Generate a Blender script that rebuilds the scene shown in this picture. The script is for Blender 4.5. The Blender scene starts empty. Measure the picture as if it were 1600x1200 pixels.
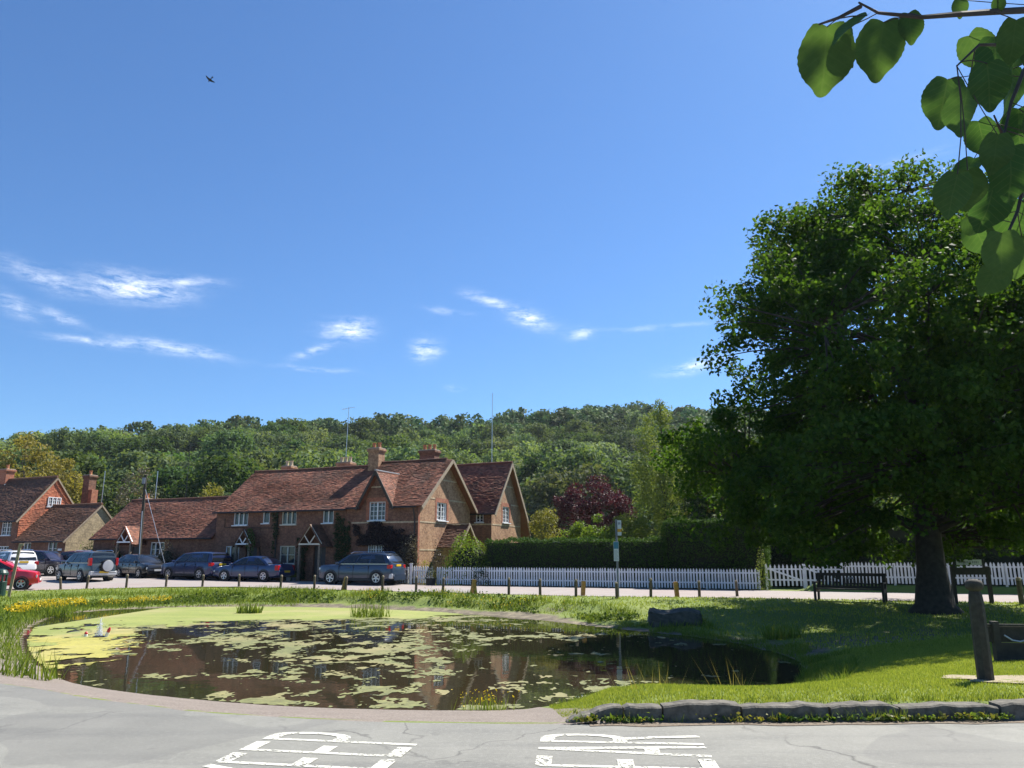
import bpy, bmesh, math, random
import numpy as np
from mathutils import Vector, Matrix
from mathutils.geometry import tessellate_polygon
random.seed(7); RNG = np.random.default_rng(11)
scene = bpy.context.scene
COL = scene.collection
R = math.radians

# ------------------------------------------------------------------ camera, sky, sun, exposure
CAM_H, FPX, PITCH = 1.6, 1210.0, R(12.5)
cam_data = bpy.data.cameras.new('camera'); cam = bpy.data.objects.new('camera', cam_data); COL.objects.link(cam)
cam.location = (0, 0, CAM_H); cam.rotation_euler = (R(90) + PITCH, 0, 0)
cam_data.sensor_width = 36; cam_data.lens = FPX / 1600 * 36; cam_data.clip_start = .05; cam_data.clip_end = 6000
scene.camera = cam
SUN_AZ, SUN_EL = R(48), R(52)
SUN = np.array([math.sin(SUN_AZ) * math.cos(SUN_EL), math.cos(SUN_AZ) * math.cos(SUN_EL), math.sin(SUN_EL)])
sd = bpy.data.lights.new('sun', 'SUN'); sd.energy = 5.0; sd.angle = R(.53); sd.color = (1, .95, .86)
so = bpy.data.objects.new('sun', sd); COL.objects.link(so); so.location = (30, 30, 60)
so.rotation_euler = Vector(-SUN).to_track_quat('-Z', 'Y').to_euler()
scene.view_settings.view_transform = 'Standard'; scene.view_settings.look = 'None'
scene.view_settings.gamma = 1; scene.view_settings.exposure = 1.0
scene.cycles.max_bounces = 6; scene.cycles.diffuse_bounces = 3; scene.cycles.volume_bounces = 0
scene.render.resolution_x, scene.render.resolution_y = 1024, 768

class NT:
    """tiny node-tree helper"""
    def __init__(s, tree): s.t = tree; s.n = tree.nodes; s.l = tree.links
    def add(s, kind, ins=None, **props):
        nd = s.n.new(kind)
        for k, v in props.items(): setattr(nd, k, v)
        for k, v in (ins or {}).items(): s.put(nd, k, v)
        return nd
    def put(s, nd, k, v):
        sock = nd.inputs[k]
        if hasattr(v, 'is_output'): s.l.new(v, sock)
        elif isinstance(v, (tuple, list)) and len(v) == 3 and sock.type == 'RGBA': sock.default_value = (*v, 1)
        else: sock.default_value = v
    def math(s, op, a, b=0.0, c=0.0, clamp=False):
        nd = s.add('ShaderNodeMath', {0: a, 1: b, 2: c}, operation=op); nd.use_clamp = clamp; return nd.outputs[0]
    def mix(s, f, a, b, blend='MIX'):
        nd = s.add('ShaderNodeMix', data_type='RGBA', blend_type=blend)
        s.put(nd, 0, f); s.put(nd, 6, a); s.put(nd, 7, b); return nd.outputs[2]
    def noise(s, vec, scale, detail=4, rough=.55, **kw):
        nd = s.add('ShaderNodeTexNoise', {'Scale': scale, 'Detail': detail, 'Roughness': rough}, **kw)
        if vec is not None: s.put(nd, 'Vector', vec)
        return nd.outputs['Fac']
    def ramp(s, f, stops):
        nd = s.add('ShaderNodeValToRGB', {'Fac': f}); e = nd.color_ramp.elements
        while len(e) < len(stops): e.new(.5)
        for el, (p, c) in zip(e, stops): el.position = p; el.color = (*c, 1) if len(c) == 3 else c
        return nd.outputs['Color']
    def rng(s, f, a, b, c=0.0, d=1.0):
        return s.add('ShaderNodeMapRange', {0: f, 1: a, 2: b, 3: c, 4: d}).outputs[0]

def build_world():
    w = bpy.data.worlds.new('World'); scene.world = w; w.use_nodes = True
    t = NT(w.node_tree); t.n.clear()
    sky = t.add('ShaderNodeTexSky', sky_type='NISHITA'); sky.sun_disc = False
    sky.sun_elevation = SUN_EL; sky.sun_rotation = SUN_AZ; sky.altitude = 100; sky.air_density = 1.0; sky.dust_density = .35; sky.ozone_density = 3.0
    tc = t.add('ShaderNodeTexCoord'); sp = t.add('ShaderNodeSeparateXYZ', {0: tc.outputs['Generated']})
    az = t.math('ARCTAN2', sp.outputs[0], sp.outputs[1]); el = t.math('ARCSINE', sp.outputs[2])
    cv = t.add('ShaderNodeCombineXYZ', {0: az, 1: el, 2: 0.0}).outputs[0]
    n1 = t.add('ShaderNodeTexNoise', {'Vector': cv, 'Scale': 9.0, 'Detail': 6, 'Roughness': .6})
    wv = t.add('ShaderNodeVectorMath', {0: n1.outputs['Color'], 1: (.5, .5, .5)}, operation='SUBTRACT').outputs[0]
    wsc = t.add('ShaderNodeVectorMath', {0: wv, 1: (.05, .022, 0)}, operation='MULTIPLY').outputs[0]
    pv = t.add('ShaderNodeVectorMath', {0: cv, 1: wsc}, operation='ADD').outputs[0]
    # (azimuth, elevation, half width, half height, tilt, strength) in degrees: thin summer wisps
    # wisps given as (x, y, half width, half height, tilt, strength) in pixels of the photograph, turned into directions
    CLP = [(70, 432, 75, 15, -12, .55), (215, 448, 72, 20, 0, 1.25), (300, 440, 50, 8, 3, .5), (20, 476, 32, 14, -25, .5), (92, 490, 32, 9, -18, .6), (130, 530, 75, 6, -3, .45), (265, 543, 88, 10, -3, .7), (545, 515, 40, 16, 5, 1.25), (490, 547, 32, 6, 24, .7), (490, 575, 60, 4, -3, .35),
           (668, 545, 22, 14, 15, 1.1), (828, 497, 36, 14, -15, 1.1), (765, 468, 48, 9, -18, .55), (905, 520, 24, 9, 5, .75), (700, 485, 38, 5, -5, .35), (1085, 571, 48, 9, 9, .95), (1030, 510, 85, 4, 0, .3), (707, 607, 13, 4, 0, .5), (1400, 255, 90, 6, 2, .22)]
    CL = []
    for x, y, w_, h_, tl, s_ in CLP:
        d = np.array([(x - 800) / FPX, math.cos(PITCH) - (600 - y) / FPX * math.sin(PITCH), math.sin(PITCH) + (600 - y) / FPX * math.cos(PITCH)]); k = .0474 / (1 + ((x - 800) / FPX) ** 2) ** .5
        CL.append((math.degrees(math.atan2(d[0], d[1])), math.degrees(math.atan2(d[2], math.hypot(d[0], d[1]))), w_ * k * .85, h_ * k * .95, tl, s_))
    CL += [(-60, 20, 6, 1.0, -6, .8), (-95, 17, 6, .9, 5, .8), (70, 19, 6, .9, 6, .7), (120, 17, 7, 1.0, -5, .8), (165, 21, 6, .9, 4, .8), (-140, 19, 6, 1.0, 3, .8)]
    tot = None
    for a, e, w_, h_, tl, s_ in CL:
        ca, sa = math.cos(R(tl)), math.sin(R(tl))
        loc = t.add('ShaderNodeVectorMath', {0: pv, 1: (R(a), R(e), 0)}, operation='SUBTRACT').outputs[0]
        dx = t.add('ShaderNodeVectorMath', {0: loc, 1: (ca / R(w_), sa / R(w_), 0)}, operation='DOT_PRODUCT').outputs['Value']
        dy = t.add('ShaderNodeVectorMath', {0: loc, 1: (-sa / R(h_), ca / R(h_), 0)}, operation='DOT_PRODUCT').outputs['Value']
        r2 = t.math('ADD', t.math('MULTIPLY', dx, dx), t.math('MULTIPLY', dy, dy))
        g = t.math('MULTIPLY', t.math('POWER', 2.718, t.math('MULTIPLY', r2, -1.1)), s_)
        tot = g if tot is None else t.math('ADD', tot, g)
    st = t.add('ShaderNodeVectorMath', {0: pv, 1: (16, 60, 1)}, operation='MULTIPLY').outputs[0]
    fib = t.noise(st, 1.6, 7, .68)
    fib2 = t.noise(t.add('ShaderNodeVectorMath', {0: pv, 1: (45, 110, 1)}, operation='MULTIPLY').outputs[0], 1.5, 6, .7)
    m = t.math('MULTIPLY', tot, t.math('MULTIPLY', t.rng(fib, .38, .70, .0, .95), t.rng(fib2, .3, .65, .45, 1.1)))
    m = t.math('MINIMUM', m, .93)
    tint = t.mix(1.0, sky.outputs[0], (.77, 1.12, 1.47), 'MULTIPLY')
    skyc = t.mix(m, tint, (15.5, 15.8, 16.2))
    bg = t.add('ShaderNodeBackground', {'Color': skyc, 'Strength': .055})
    out = t.add('ShaderNodeOutputWorld'); t.l.new(bg.outputs[0], out.inputs[0])
build_world()

# ------------------------------------------------------------------ layout: pixel of the 1600x1200 photo -> real position
cF = np.array([0, math.cos(PITCH), math.sin(PITCH)]); cU = np.array([0, -math.sin(PITCH), math.cos(PITCH)]); cR = np.array([1., 0, 0]); cC = np.array([0, 0, CAM_H])
def ray(x, y): return cF + cR * (x - 800) / FPX + cU * (600 - y) / FPX
def G(x, y, z=0.0): d = ray(x, y); return cC + d * (z - CAM_H) / d[2]
def atD(x, y, D): return cC + ray(x, y) * D
def proj(P):
    d = P - cC; D = d @ cF; D = np.where(np.abs(D) < 1e-6, 1e-6, D); return 800 + FPX * (d @ cR) / D, 600 - FPX * (d @ cU) / D, D
ROWA = R(-22.6)
rU = np.array([math.cos(ROWA), math.sin(ROWA), 0]); rV = np.array([-math.sin(ROWA), math.cos(ROWA), 0]); rO = np.array([-5.5, 46., 0])
def W(s, t, z=0.0): return rO + rU * s + rV * t + np.array([0, 0, z])
def ST(p): p = np.asarray(p) - rO; return p @ rU, p @ rV
def onT(x, y, t): d = ray(x, y); k = ((rO + rV * t - cC) @ rV) / (d @ rV); p = cC + d * k - rO; return p @ rU, p[2]

def ss(a, b, x): x = np.clip((np.asarray(x, float) - a) / (b - a), 0, 1); return x * x * (3 - 2 * x)
_h = RNG.random((256, 256))
def vnoise(x, y):
    x = np.asarray(x, float); y = np.asarray(y, float)
    xi = np.floor(x).astype(int); yi = np.floor(y).astype(int); fx = x - xi; fy = y - yi
    fx = fx * fx * (3 - 2 * fx); fy = fy * fy * (3 - 2 * fy)
    g = lambda i, j: _h[i & 255, j & 255]
    return (g(xi, yi) * (1 - fx) + g(xi + 1, yi) * fx) * (1 - fy) + (g(xi, yi + 1) * (1 - fx) + g(xi + 1, yi + 1) * fx) * fy
def fbm(x, y, o=4, g=.5):
    v = 0; a = 1.0; t = 0
    for i in range(o): v = v + a * vnoise(x * 2 ** i + 17.3 * i, y * 2 ** i + 9.1 * i); t += a; a *= g
    return v / t

# ------------------------------------------------------------------ materials
def lin(r, g, b):
    f = lambda c: (c / 255 / 12.92) if c <= 10 else ((c / 255 + .055) / 1.055) ** 2.4
    return (f(r), f(g), f(b))
MATS = {}
def mat(name):
    if name in MATS: return MATS[name]
    m = bpy.data.materials.new(name); m.use_nodes = True; MATS[name] = m; return m
def new_tree(name):
    m = mat(name); t = NT(m.node_tree); t.n.clear(); return m, t
def finish(t, shader): o = t.add('ShaderNodeOutputMaterial'); t.l.new(shader, o.inputs[0]); return o
def pbsdf(t, col, rough=.6, bump=None, bstr=.3, bdist=.02, **ins):
    d = {'Base Color': col, 'Roughness': rough}; d.update(ins)
    p = t.add('ShaderNodeBsdfPrincipled', d)
    if bump is not None:
        b = t.add('ShaderNodeBump', {'Height': bump, 'Strength': bstr, 'Distance': bdist}); t.l.new(b.outputs[0], p.inputs['Normal'])
    return p.outputs[0]
def simple(name, col, rough=.6, var=.15, scale=6.0, bstr=.0, **ins):
    m, t = new_tree(name); tc = t.add('ShaderNodeTexCoord')
    n = t.noise(tc.outputs['Object'], scale, 5)
    c = t.mix(t.rng(n, .3, .7), tuple(x * (1 - var) for x in col), tuple(min(1, x * (1 + var)) for x in col))
    finish(t, pbsdf(t, c, rough, n if bstr else None, bstr, **ins)); return m
def foliage(name, c1, c2, trans=.35, rough=.55, objvar=0.0, spec=.25, tcol=None):
    m, t = new_tree(name)
    g = t.add('ShaderNodeNewGeometry'); c = t.mix(g.outputs['Random Per Island'], c1, c2)
    if objvar:
        oi = t.add('ShaderNodeObjectInfo')
        hs = t.add('ShaderNodeHueSaturation', {'Color': c, 'Hue': t.rng(oi.outputs['Random'], 0, 1, .5 - .022 * objvar, .5 + .03 * objvar), 'Value': t.rng(t.math('FRACT', t.math('MULTIPLY', oi.outputs['Random'], 7.31)), 0, 1, 1 - .45 * objvar, 1 + .45 * objvar), 'Saturation': t.rng(t.math('FRACT', t.math('MULTIPLY', oi.outputs['Random'], 3.77)), 0, 1, 1 - .25 * objvar, 1.05)})
        c = hs.outputs[0]
    p = pbsdf(t, c, rough, **{'Specular IOR Level': spec})
    tr = t.add('ShaderNodeBsdfTranslucent', {'Color': t.mix(1.0, c, tcol or (1.5, 1.45, .55), 'MULTIPLY')})
    mx = t.add('ShaderNodeMixShader', {0: trans, 1: p, 2: tr.outputs[0]}); finish(t, mx.outputs[0]); return m

def lime_leaf():
    m, t = new_tree('lime_leaf'); oi = t.add('ShaderNodeObjectInfo').outputs['Random']; uv = t.add('ShaderNodeUVMap').outputs[0]; sp = t.add('ShaderNodeSeparateXYZ', {0: uv}); ax = t.math('ABSOLUTE', sp.outputs[0])
    k = t.math('FRACT', t.math('MULTIPLY', t.math('SUBTRACT', sp.outputs[1], t.math('MULTIPLY', ax, .75)), 6.5)); vein = t.math('MAXIMUM', t.rng(t.math('ABSOLUTE', t.math('SUBTRACT', k, .5)), .03, .09, 1, 0), t.rng(ax, .008, .022, 1, 0))
    c = t.mix(oi, (.038, .085, .028), (.075, .125, .04)); c = t.mix(t.rng(t.noise(uv, 5, 4), .35, .65, 0, .35), c, (.03, .065, .024)); c = t.mix(t.math('MULTIPLY', vein, .45), c, (.085, .13, .05))
    p = pbsdf(t, c, .5, vein, -.3, .01, **{'Specular IOR Level': .2}); tr = t.add('ShaderNodeBsdfTranslucent', {'Color': t.mix(1.0, c, (1.3, 1.4, .6), 'MULTIPLY')}); finish(t, t.add('ShaderNodeMixShader', {0: .45, 1: p, 2: tr.outputs[0]}).outputs[0])
def mk_materials():
    # asphalt
    m, t = new_tree('asphalt'); tc = t.add('ShaderNodeTexCoord'); o = tc.outputs['Object']
    fine = t.noise(o, 140, 2, .7); mid = t.noise(o, 1.3, 5, .6); big = t.noise(o, .22, 3)
    vo = t.add('ShaderNodeTexVoronoi', {'Vector': o, 'Scale': 85.0}); 
    st = t.add('ShaderNodeVectorMath', {0: o, 1: (.35, 3.0, 1)}, operation='MULTIPLY').outputs[0]; streak = t.noise(st, .8, 4)
    c = t.mix(t.rng(mid, .3, .7), (.205, .203, .175), (.295, .29, .25)); c = t.mix(t.rng(big, .35, .65, 0, .45), c, (.175, .17, .155)); c = t.mix(t.rng(streak, .50, .68, 0, .55), c, (.125, .125, .115))
    c = t.mix(t.rng(fine, .4, .62, 0, .6), c, (.09, .09, .085)); c = t.mix(t.rng(t.noise(o, 22, 4, .7), .5, .7, 0, .5), c, (.28, .275, .25)); c = t.mix(t.rng(vo.outputs['Distance'], .0, .25, .35, 0), c, (.33, .32, .30))
    wv = t.add('ShaderNodeVectorMath', {0: o, 1: t.add('ShaderNodeVectorMath', {0: t.add('ShaderNodeTexNoise', {'Vector': o, 'Scale': 1.7, 'Detail': 5}).outputs['Color'], 1: (.9, .9, 0)}, operation='MULTIPLY').outputs[0]}, operation='ADD').outputs[0]
    cr = t.add('ShaderNodeTexVoronoi', {'Vector': wv, 'Scale': .42}, feature='DISTANCE_TO_EDGE').outputs['Distance']; c = t.mix(t.math('MULTIPLY', t.rng(cr, .0, .007, .75, 0), t.rng(t.noise(o, .5, 3), .45, .6)), c, (.045, .043, .04))
    pat = t.rng(t.noise(o, .33, 2, .4), .56, .565); c = t.mix(t.math('MULTIPLY', pat, .35), c, (.12, .118, .112)); c = t.mix(t.rng(t.noise(o, 3.2, 3), .66, .74, 0, .5), c, (.10, .098, .09))
    finish(t, pbsdf(t, c, .85, fine, .5, .006))
    # pinkish gravelly tarmac of the far road
    m, t = new_tree('far_tarmac'); o = t.add('ShaderNodeTexCoord').outputs['Object']
    n = t.noise(o, 1.2, 6); n2 = t.noise(o, .18, 3); c = t.mix(t.rng(n, .3, .7), (.25, .205, .19), (.31, .26, .24)); c = t.mix(t.rng(n2, .4, .65, 0, .6), c, (.27, .26, .245))
    finish(t, pbsdf(t, c, .9, t.noise(o, 60, 3), .3, .01))
    # exposed aggregate apron
    m, t = new_tree('apron_concrete'); o = t.add('ShaderNodeTexCoord').outputs['Object']
    v = t.add('ShaderNodeTexVoronoi', {'Vector': o, 'Scale': 26.0}); n = t.noise(o, 2, 5)
    c = t.mix(t.rng(n, .3, .7), (.16, .13, .10), (.25, .205, .165)); c = t.mix(t.rng(v.outputs['Distance'], .1, .6, .0, .7), c, (.12, .095, .08)); c = t.mix(t.rng(t.noise(o, 45, 2), .5, .7, 0, .6), c, (.40, .36, .32))
    finish(t, pbsdf(t, c, .9, v.outputs['Distance'], -.5, .02))
    # ground: grass with bare mud (attribute) near the water
    m, t = new_tree('grass_ground'); o = t.add('ShaderNodeTexCoord').outputs['Object']
    n = t.noise(o, .5, 5); f = t.noise(o, 30, 4, .7)
    c = t.mix(t.rng(n, .3, .7), (.13, .19, .025), (.22, .26, .05)); c = t.mix(t.rng(f, .35, .7, 0, .6), c, (.08, .12, .018))
    a = t.add('ShaderNodeAttribute', attribute_name='mud').outputs['Fac']
    mud = t.mix(t.rng(t.noise(o, 3, 5), .35, .65), (.095, .078, .052), (.23, .19, .125))
    c = t.mix(t.rng(t.math('ADD', a, t.math('MULTIPLY', t.math('SUBTRACT', t.noise(o, 1.6, 5), .5), .9)), .35, .6), c, mud)
    finish(t, pbsdf(t, c, .9, f, .6, .04))
    simple('hill_floor', (.05, .075, .018), .9, .3, .1)
    # water
    m, t = new_tree('pond_water'); o = t.add('ShaderNodeTexCoord').outputs['Object']
    v = t.add('ShaderNodeVectorMath', {0: o, 1: (1.0, .8, 1)}, operation='MULTIPLY').outputs[0]
    n = t.math('ADD', t.noise(v, 2.2, 2, .5), t.math('MULTIPLY', t.noise(v, 9, 2, .5), .25))
    c = t.mix(t.noise(o, .3, 3), (.018, .017, .009), (.035, .03, .015))
    finish(t, pbsdf(t, c, .015, n, .022, .1, IOR=1.33))
    # duckweed and algae
    for nm, a, b, d in (('duckweed', (.20, .24, .045), (.30, .32, .075), (.12, .14, .03)), ('algae', (.30, .28, .045), (.45, .40, .085), (.15, .14, .045))):
        m, t = new_tree(nm); o = t.add('ShaderNodeTexCoord').outputs['Object']
        v = t.add('ShaderNodeVectorMath', {0: o, 1: (.5, 1.6, 1)}, operation='MULTIPLY').outputs[0]
        c = t.mix(t.rng(t.noise(v, .9, 6), .3, .7), a, b); f = t.noise(v, 14, 5, .75); c = t.mix(t.rng(f, .42, .68, 0, .75), c, d); c = t.mix(t.rng(t.noise(o, .35, 3), .5, .68, 0, .6), c, (.34, .29, .13))
        finish(t, pbsdf(t, c, .75, f, .5, .02))
    m, t = new_tree('pond_weed'); o = t.add('ShaderNodeTexCoord').outputs['Object']; v = t.add('ShaderNodeVectorMath', {0: o, 1: (.7, 1.3, 1)}, operation='MULTIPLY').outputs[0]
    c = t.mix(t.rng(t.noise(v, .9, 6), .3, .7), (.17, .19, .06), (.27, .26, .09)); f = t.noise(v, 11, 6, .8); c = t.mix(t.rng(f, .40, .58, 0, .8), c, (.065, .07, .028)); c = t.mix(t.rng(t.noise(o, .5, 4), .5, .66, 0, .7), c, (.27, .225, .10)); finish(t, pbsdf(t, c, .8, f, .6, .02))
    # painted road lettering, worn through in places
    m, t = new_tree('road_paint'); o = t.add('ShaderNodeTexCoord').outputs['Object']
    c = t.mix(t.rng(t.noise(o, 5, 4), .3, .7), (.56, .55, .47), (.70, .69, .60))
    p = pbsdf(t, c, .7, t.noise(o, 90, 2), .3, .004); tr = t.add('ShaderNodeBsdfTransparent').outputs[0]
    w = t.math('ADD', t.noise(o, 26, 5, .75), t.math('MULTIPLY', t.noise(o, 2.3, 3), .55)); k = t.rng(w, .79, .87)
    mx = t.add('ShaderNodeMixShader', {0: k, 1: p, 2: tr}); finish(t, mx.outputs[0])
    # bricks (UV in metres)
    def brick(nm, c1, c2, mortar, sc=1.0):
        m, t = new_tree(nm); uv = t.add('ShaderNodeUVMap').outputs[0]; o = t.add('ShaderNodeTexCoord').outputs['Object']
        b = t.add('ShaderNodeTexBrick', {'Vector': uv, 'Color1': c1, 'Color2': c2, 'Mortar': mortar, 'Scale': 1.0, 'Mortar Size': .009, 'Mortar Smooth': .3, 'Bias': -.1, 'Brick Width': .225 * sc, 'Row Height': .075 * sc})
        n = t.noise(o, 1.6, 6, .75); n2 = t.noise(o, 7, 4, .7)
        c = t.mix(t.rng(n, .38, .62, 0, .75), b.outputs['Color'], tuple(x * .5 for x in c1)); c = t.mix(t.rng(n2, .48, .66, 0, .6), c, tuple(min(1, x * 1.35) for x in c2))
        finish(t, pbsdf(t, c, .88, b.outputs['Fac'], -.5, .012))
    brick('brick_brown', (.14, .055, .035), (.25, .115, .068), (.20, .14, .10))
    brick('brick_gable', (.30, .15, .08), (.46, .27, .15), (.42, .30, .20))
    brick('brick_red', (.33, .095, .05), (.42, .15, .08), (.34, .25, .18))
    brick('brick_cream', (.47, .36, .23), (.58, .45, .30), (.5, .42, .32))
    brick('flint', (.30, .235, .145), (.46, .36, .22), (.42, .34, .22), 1.35)
    # tiles: one colour for each tile
    def tile(nm, cols, moss=.25):
        m, t = new_tree(nm); g = t.add('ShaderNodeNewGeometry'); o = t.add('ShaderNodeTexCoord').outputs['Object']
        c = t.ramp(g.outputs['Random Per Island'], [(i / (len(cols) - 1), x) for i, x in enumerate(cols)])
        n = t.noise(o, .55, 6, .62); c = t.mix(t.rng(n, .52, .66, 0, .6), c, (.055, .034, .024)); c = t.mix(t.rng(t.noise(o, 2.5, 5), .56, .7, 0, moss), c, (.20, .165, .085))
        finish(t, pbsdf(t, c, .85, t.noise(o, 30, 3), .3, .01))
    tile('roof_tile', [(.085, .03, .017), (.16, .056, .032), (.24, .082, .045), (.12, .045, .028), (.30, .115, .064), (.17, .068, .042)])
    tile('roof_tile_brown', [(.08, .038, .023), (.13, .06, .035), (.17, .078, .045), (.10, .047, .029), (.21, .095, .055)])
    tile('hung_tile', [(.40, .115, .055), (.48, .15, .07), (.36, .10, .05), (.53, .19, .095)], .05)
    simple('white_paint', (.74, .75, .76), .45, .07, 4); simple('cream_paint', (.62, .58, .47), .5, .12, 4); simple('fence_white', (.70, .72, .75), .6, .12, 3)
    simple('sash_dark', (.03, .03, .032), .5)
    simple('barge_wood', (.30, .235, .165), .75, .25, 8); simple('oak_timber', (.19, .15, .11), .8, .3, 9, .4); simple('bench_wood', (.035, .026, .02), .7, .3, 9, .3)
    simple('post_wood', (.115, .085, .055), .85, .35, 12, .4); simple('post_pale', (.30, .24, .155), .8, .25, 9, .4); simple('post_yellow', (.36, .20, .045), .75, .3, 9)
    simple('weathered_oak', (.042, .037, .026), .85, .4, 16, .6); simple('stocks_wood', (.04, .033, .025), .85, .35, 10, .5)
    simple('chimney_pot', (.42, .16, .075), .8, .25, 9); simple('cream_pot', (.50, .40, .27), .8, .2, 9); simple('lead', (.40, .41, .43), .5, .15, 5); simple('mortar_cap', (.36, .30, .235), .9, .2, 9)
    simple('aerial_metal', (.52, .54, .56), .35, .05, 5, Metallic=.6); simple('black_iron', (.015, .015, .016), .5, .2); simple('gutter_black', (.02, .02, .02), .45, .2)
    simple('kerb_granite', (.115, .105, .085), .9, .5, 11, .9); simple('bank_stone', (.085, .08, .065), .95, .45, 5, .9); simple('gutter_dirt', (.16, .125, .09), .95, .4, 25, .6); simple('gravel_sand', (.30, .25, .165), .95, .25, 30, .6)
    simple('bark', (.040, .033, .025), .95, .4, 7, .9); simple('twig', (.045, .034, .026), .8, .3, 30)
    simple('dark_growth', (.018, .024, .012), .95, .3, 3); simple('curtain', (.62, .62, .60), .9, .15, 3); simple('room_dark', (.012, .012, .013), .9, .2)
    m, t = new_tree('pane_glass'); finish(t, pbsdf(t, (.025, .03, .035), .06, **{'Specular IOR Level': .6}))
    # cars
    def paint(nm, c, metal=.0, rough=.28): simple(nm, c, rough, .03, 3, 0, Metallic=metal, **{'Coat Weight': .8, 'Coat Roughness': .06})
    paint('paint_navy', (.012, .025, .085), .2); paint('paint_blue', (.013, .032, .10), .2); paint('paint_slate', (.022, .040, .078), .3); paint('paint_black', (.008, .009, .012)); paint('paint_plum', (.018, .014, .034), .2)
    paint('paint_greygreen', (.060, .075, .075), .4); paint('paint_maroon', (.10, .012, .018)); paint('paint_white', (.72, .72, .72)); paint('paint_red', (.55, .012, .022))
    m, t = new_tree('car_glass'); finish(t, pbsdf(t, (.012, .016, .02), .03, **{'Specular IOR Level': .7}))
    simple('tyre', (.012, .012, .012), .85, .2); simple('alloy', (.55, .56, .58), .28, .05, 4, Metallic=.8); simple('dark_trim', (.014, .014, .015), .55, .1); simple('chrome', (.65, .66, .68), .15, .03, 4, Metallic=1.0); simple('bumper_silver', (.50, .51, .52), .35, .05, 4, Metallic=.15)
    simple('lamp_red', (.42, .010, .012), .2, .1, 5); simple('lamp_clear', (.68, .70, .72), .08, .05, 5, Metallic=.5); simple('plate_yellow', (.72, .46, .02), .45, .03); simple('plate_white', (.75, .75, .73), .45, .03)
    simple('bin_green', (.012, .045, .035), .45, .1); simple('sign_white', (.70, .71, .72), .45, .06); simple('sign_orange', (.72, .36, .03), .45, .05); simple('sign_blue', (.06, .22, .32), .45, .1); simple('print_grey', (.32, .34, .38), .6, .1); simple('print_black', (.02, .02, .022), .6, .1)
    simple('pole_grey', (.16, .18, .21), .45, .08); simple('terracotta', (.32, .12, .07), .8, .2); simple('float_red', (.55, .03, .05), .4, .05); simple('float_white', (.78, .78, .76), .4, .05); simple('feather', (.006, .006, .007), .7, .2)
    m, t = new_tree('spray'); finish(t, pbsdf(t, (.85, .87, .90), .25))
    # foliage
    foliage('oak_leaf', (.022, .062, .016), (.058, .115, .022), .5, .6, 0, .1, (1.9, 1.7, .45)); lime_leaf()
    foliage('hill_leaf', (.055, .105, .034), (.12, .18, .055), .35, .7, 1.0, .1); foliage('hill_leaf_b', (.10, .155, .055), (.165, .215, .085), .35, .7, 1.0, .1); foliage('golden_leaf', (.17, .15, .04), (.26, .22, .06), .35, .7)
    foliage('purple_leaf', (.045, .014, .02), (.10, .03, .04), .25, .6, 0, .25, (1.3, .7, .7)); foliage('birch_leaf', (.10, .145, .04), (.175, .21, .068), .45, .55, 0, .12)
    foliage('hedge_leaf', (.025, .06, .014), (.062, .118, .026), .3, .6, 0, .1); foliage('shrub_leaf', (.09, .155, .022), (.16, .225, .04), .4, .55, 0, .15); foliage('yellow_leaf', (.16, .17, .03), (.24, .22, .06), .35); foliage('grey_leaf', (.09, .085, .065), (.16, .14, .11), .25); foliage('ivy_leaf', (.015, .03, .012), (.04, .065, .02), .2); foliage('black_leaf', (.018, .013, .016), (.045, .028, .03), .2)
    foliage('grass_blade', (.17, .235, .035), (.34, .38, .085), .45, .6, 0, .15, (1.25, 1.2, .6)); foliage('reed_leaf', (.10, .16, .022), (.21, .26, .05), .4, .55, 0, .15, (1.3, 1.25, .6)); foliage('herb_leaf', (.035, .07, .014), (.085, .13, .025), .35, .6, 0, .12); foliage('dry_blade', (.22, .19, .07), (.32, .27, .11), .35)
    foliage('yellow_petal', (.60, .42, .01), (.72, .52, .02), .3, .5, 0, .2, (1, 1, 1)); foliage('white_petal', (.70, .70, .66), (.78, .78, .75), .2, .5, 0, .2, (1, 1, 1))
mk_materials()
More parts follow.
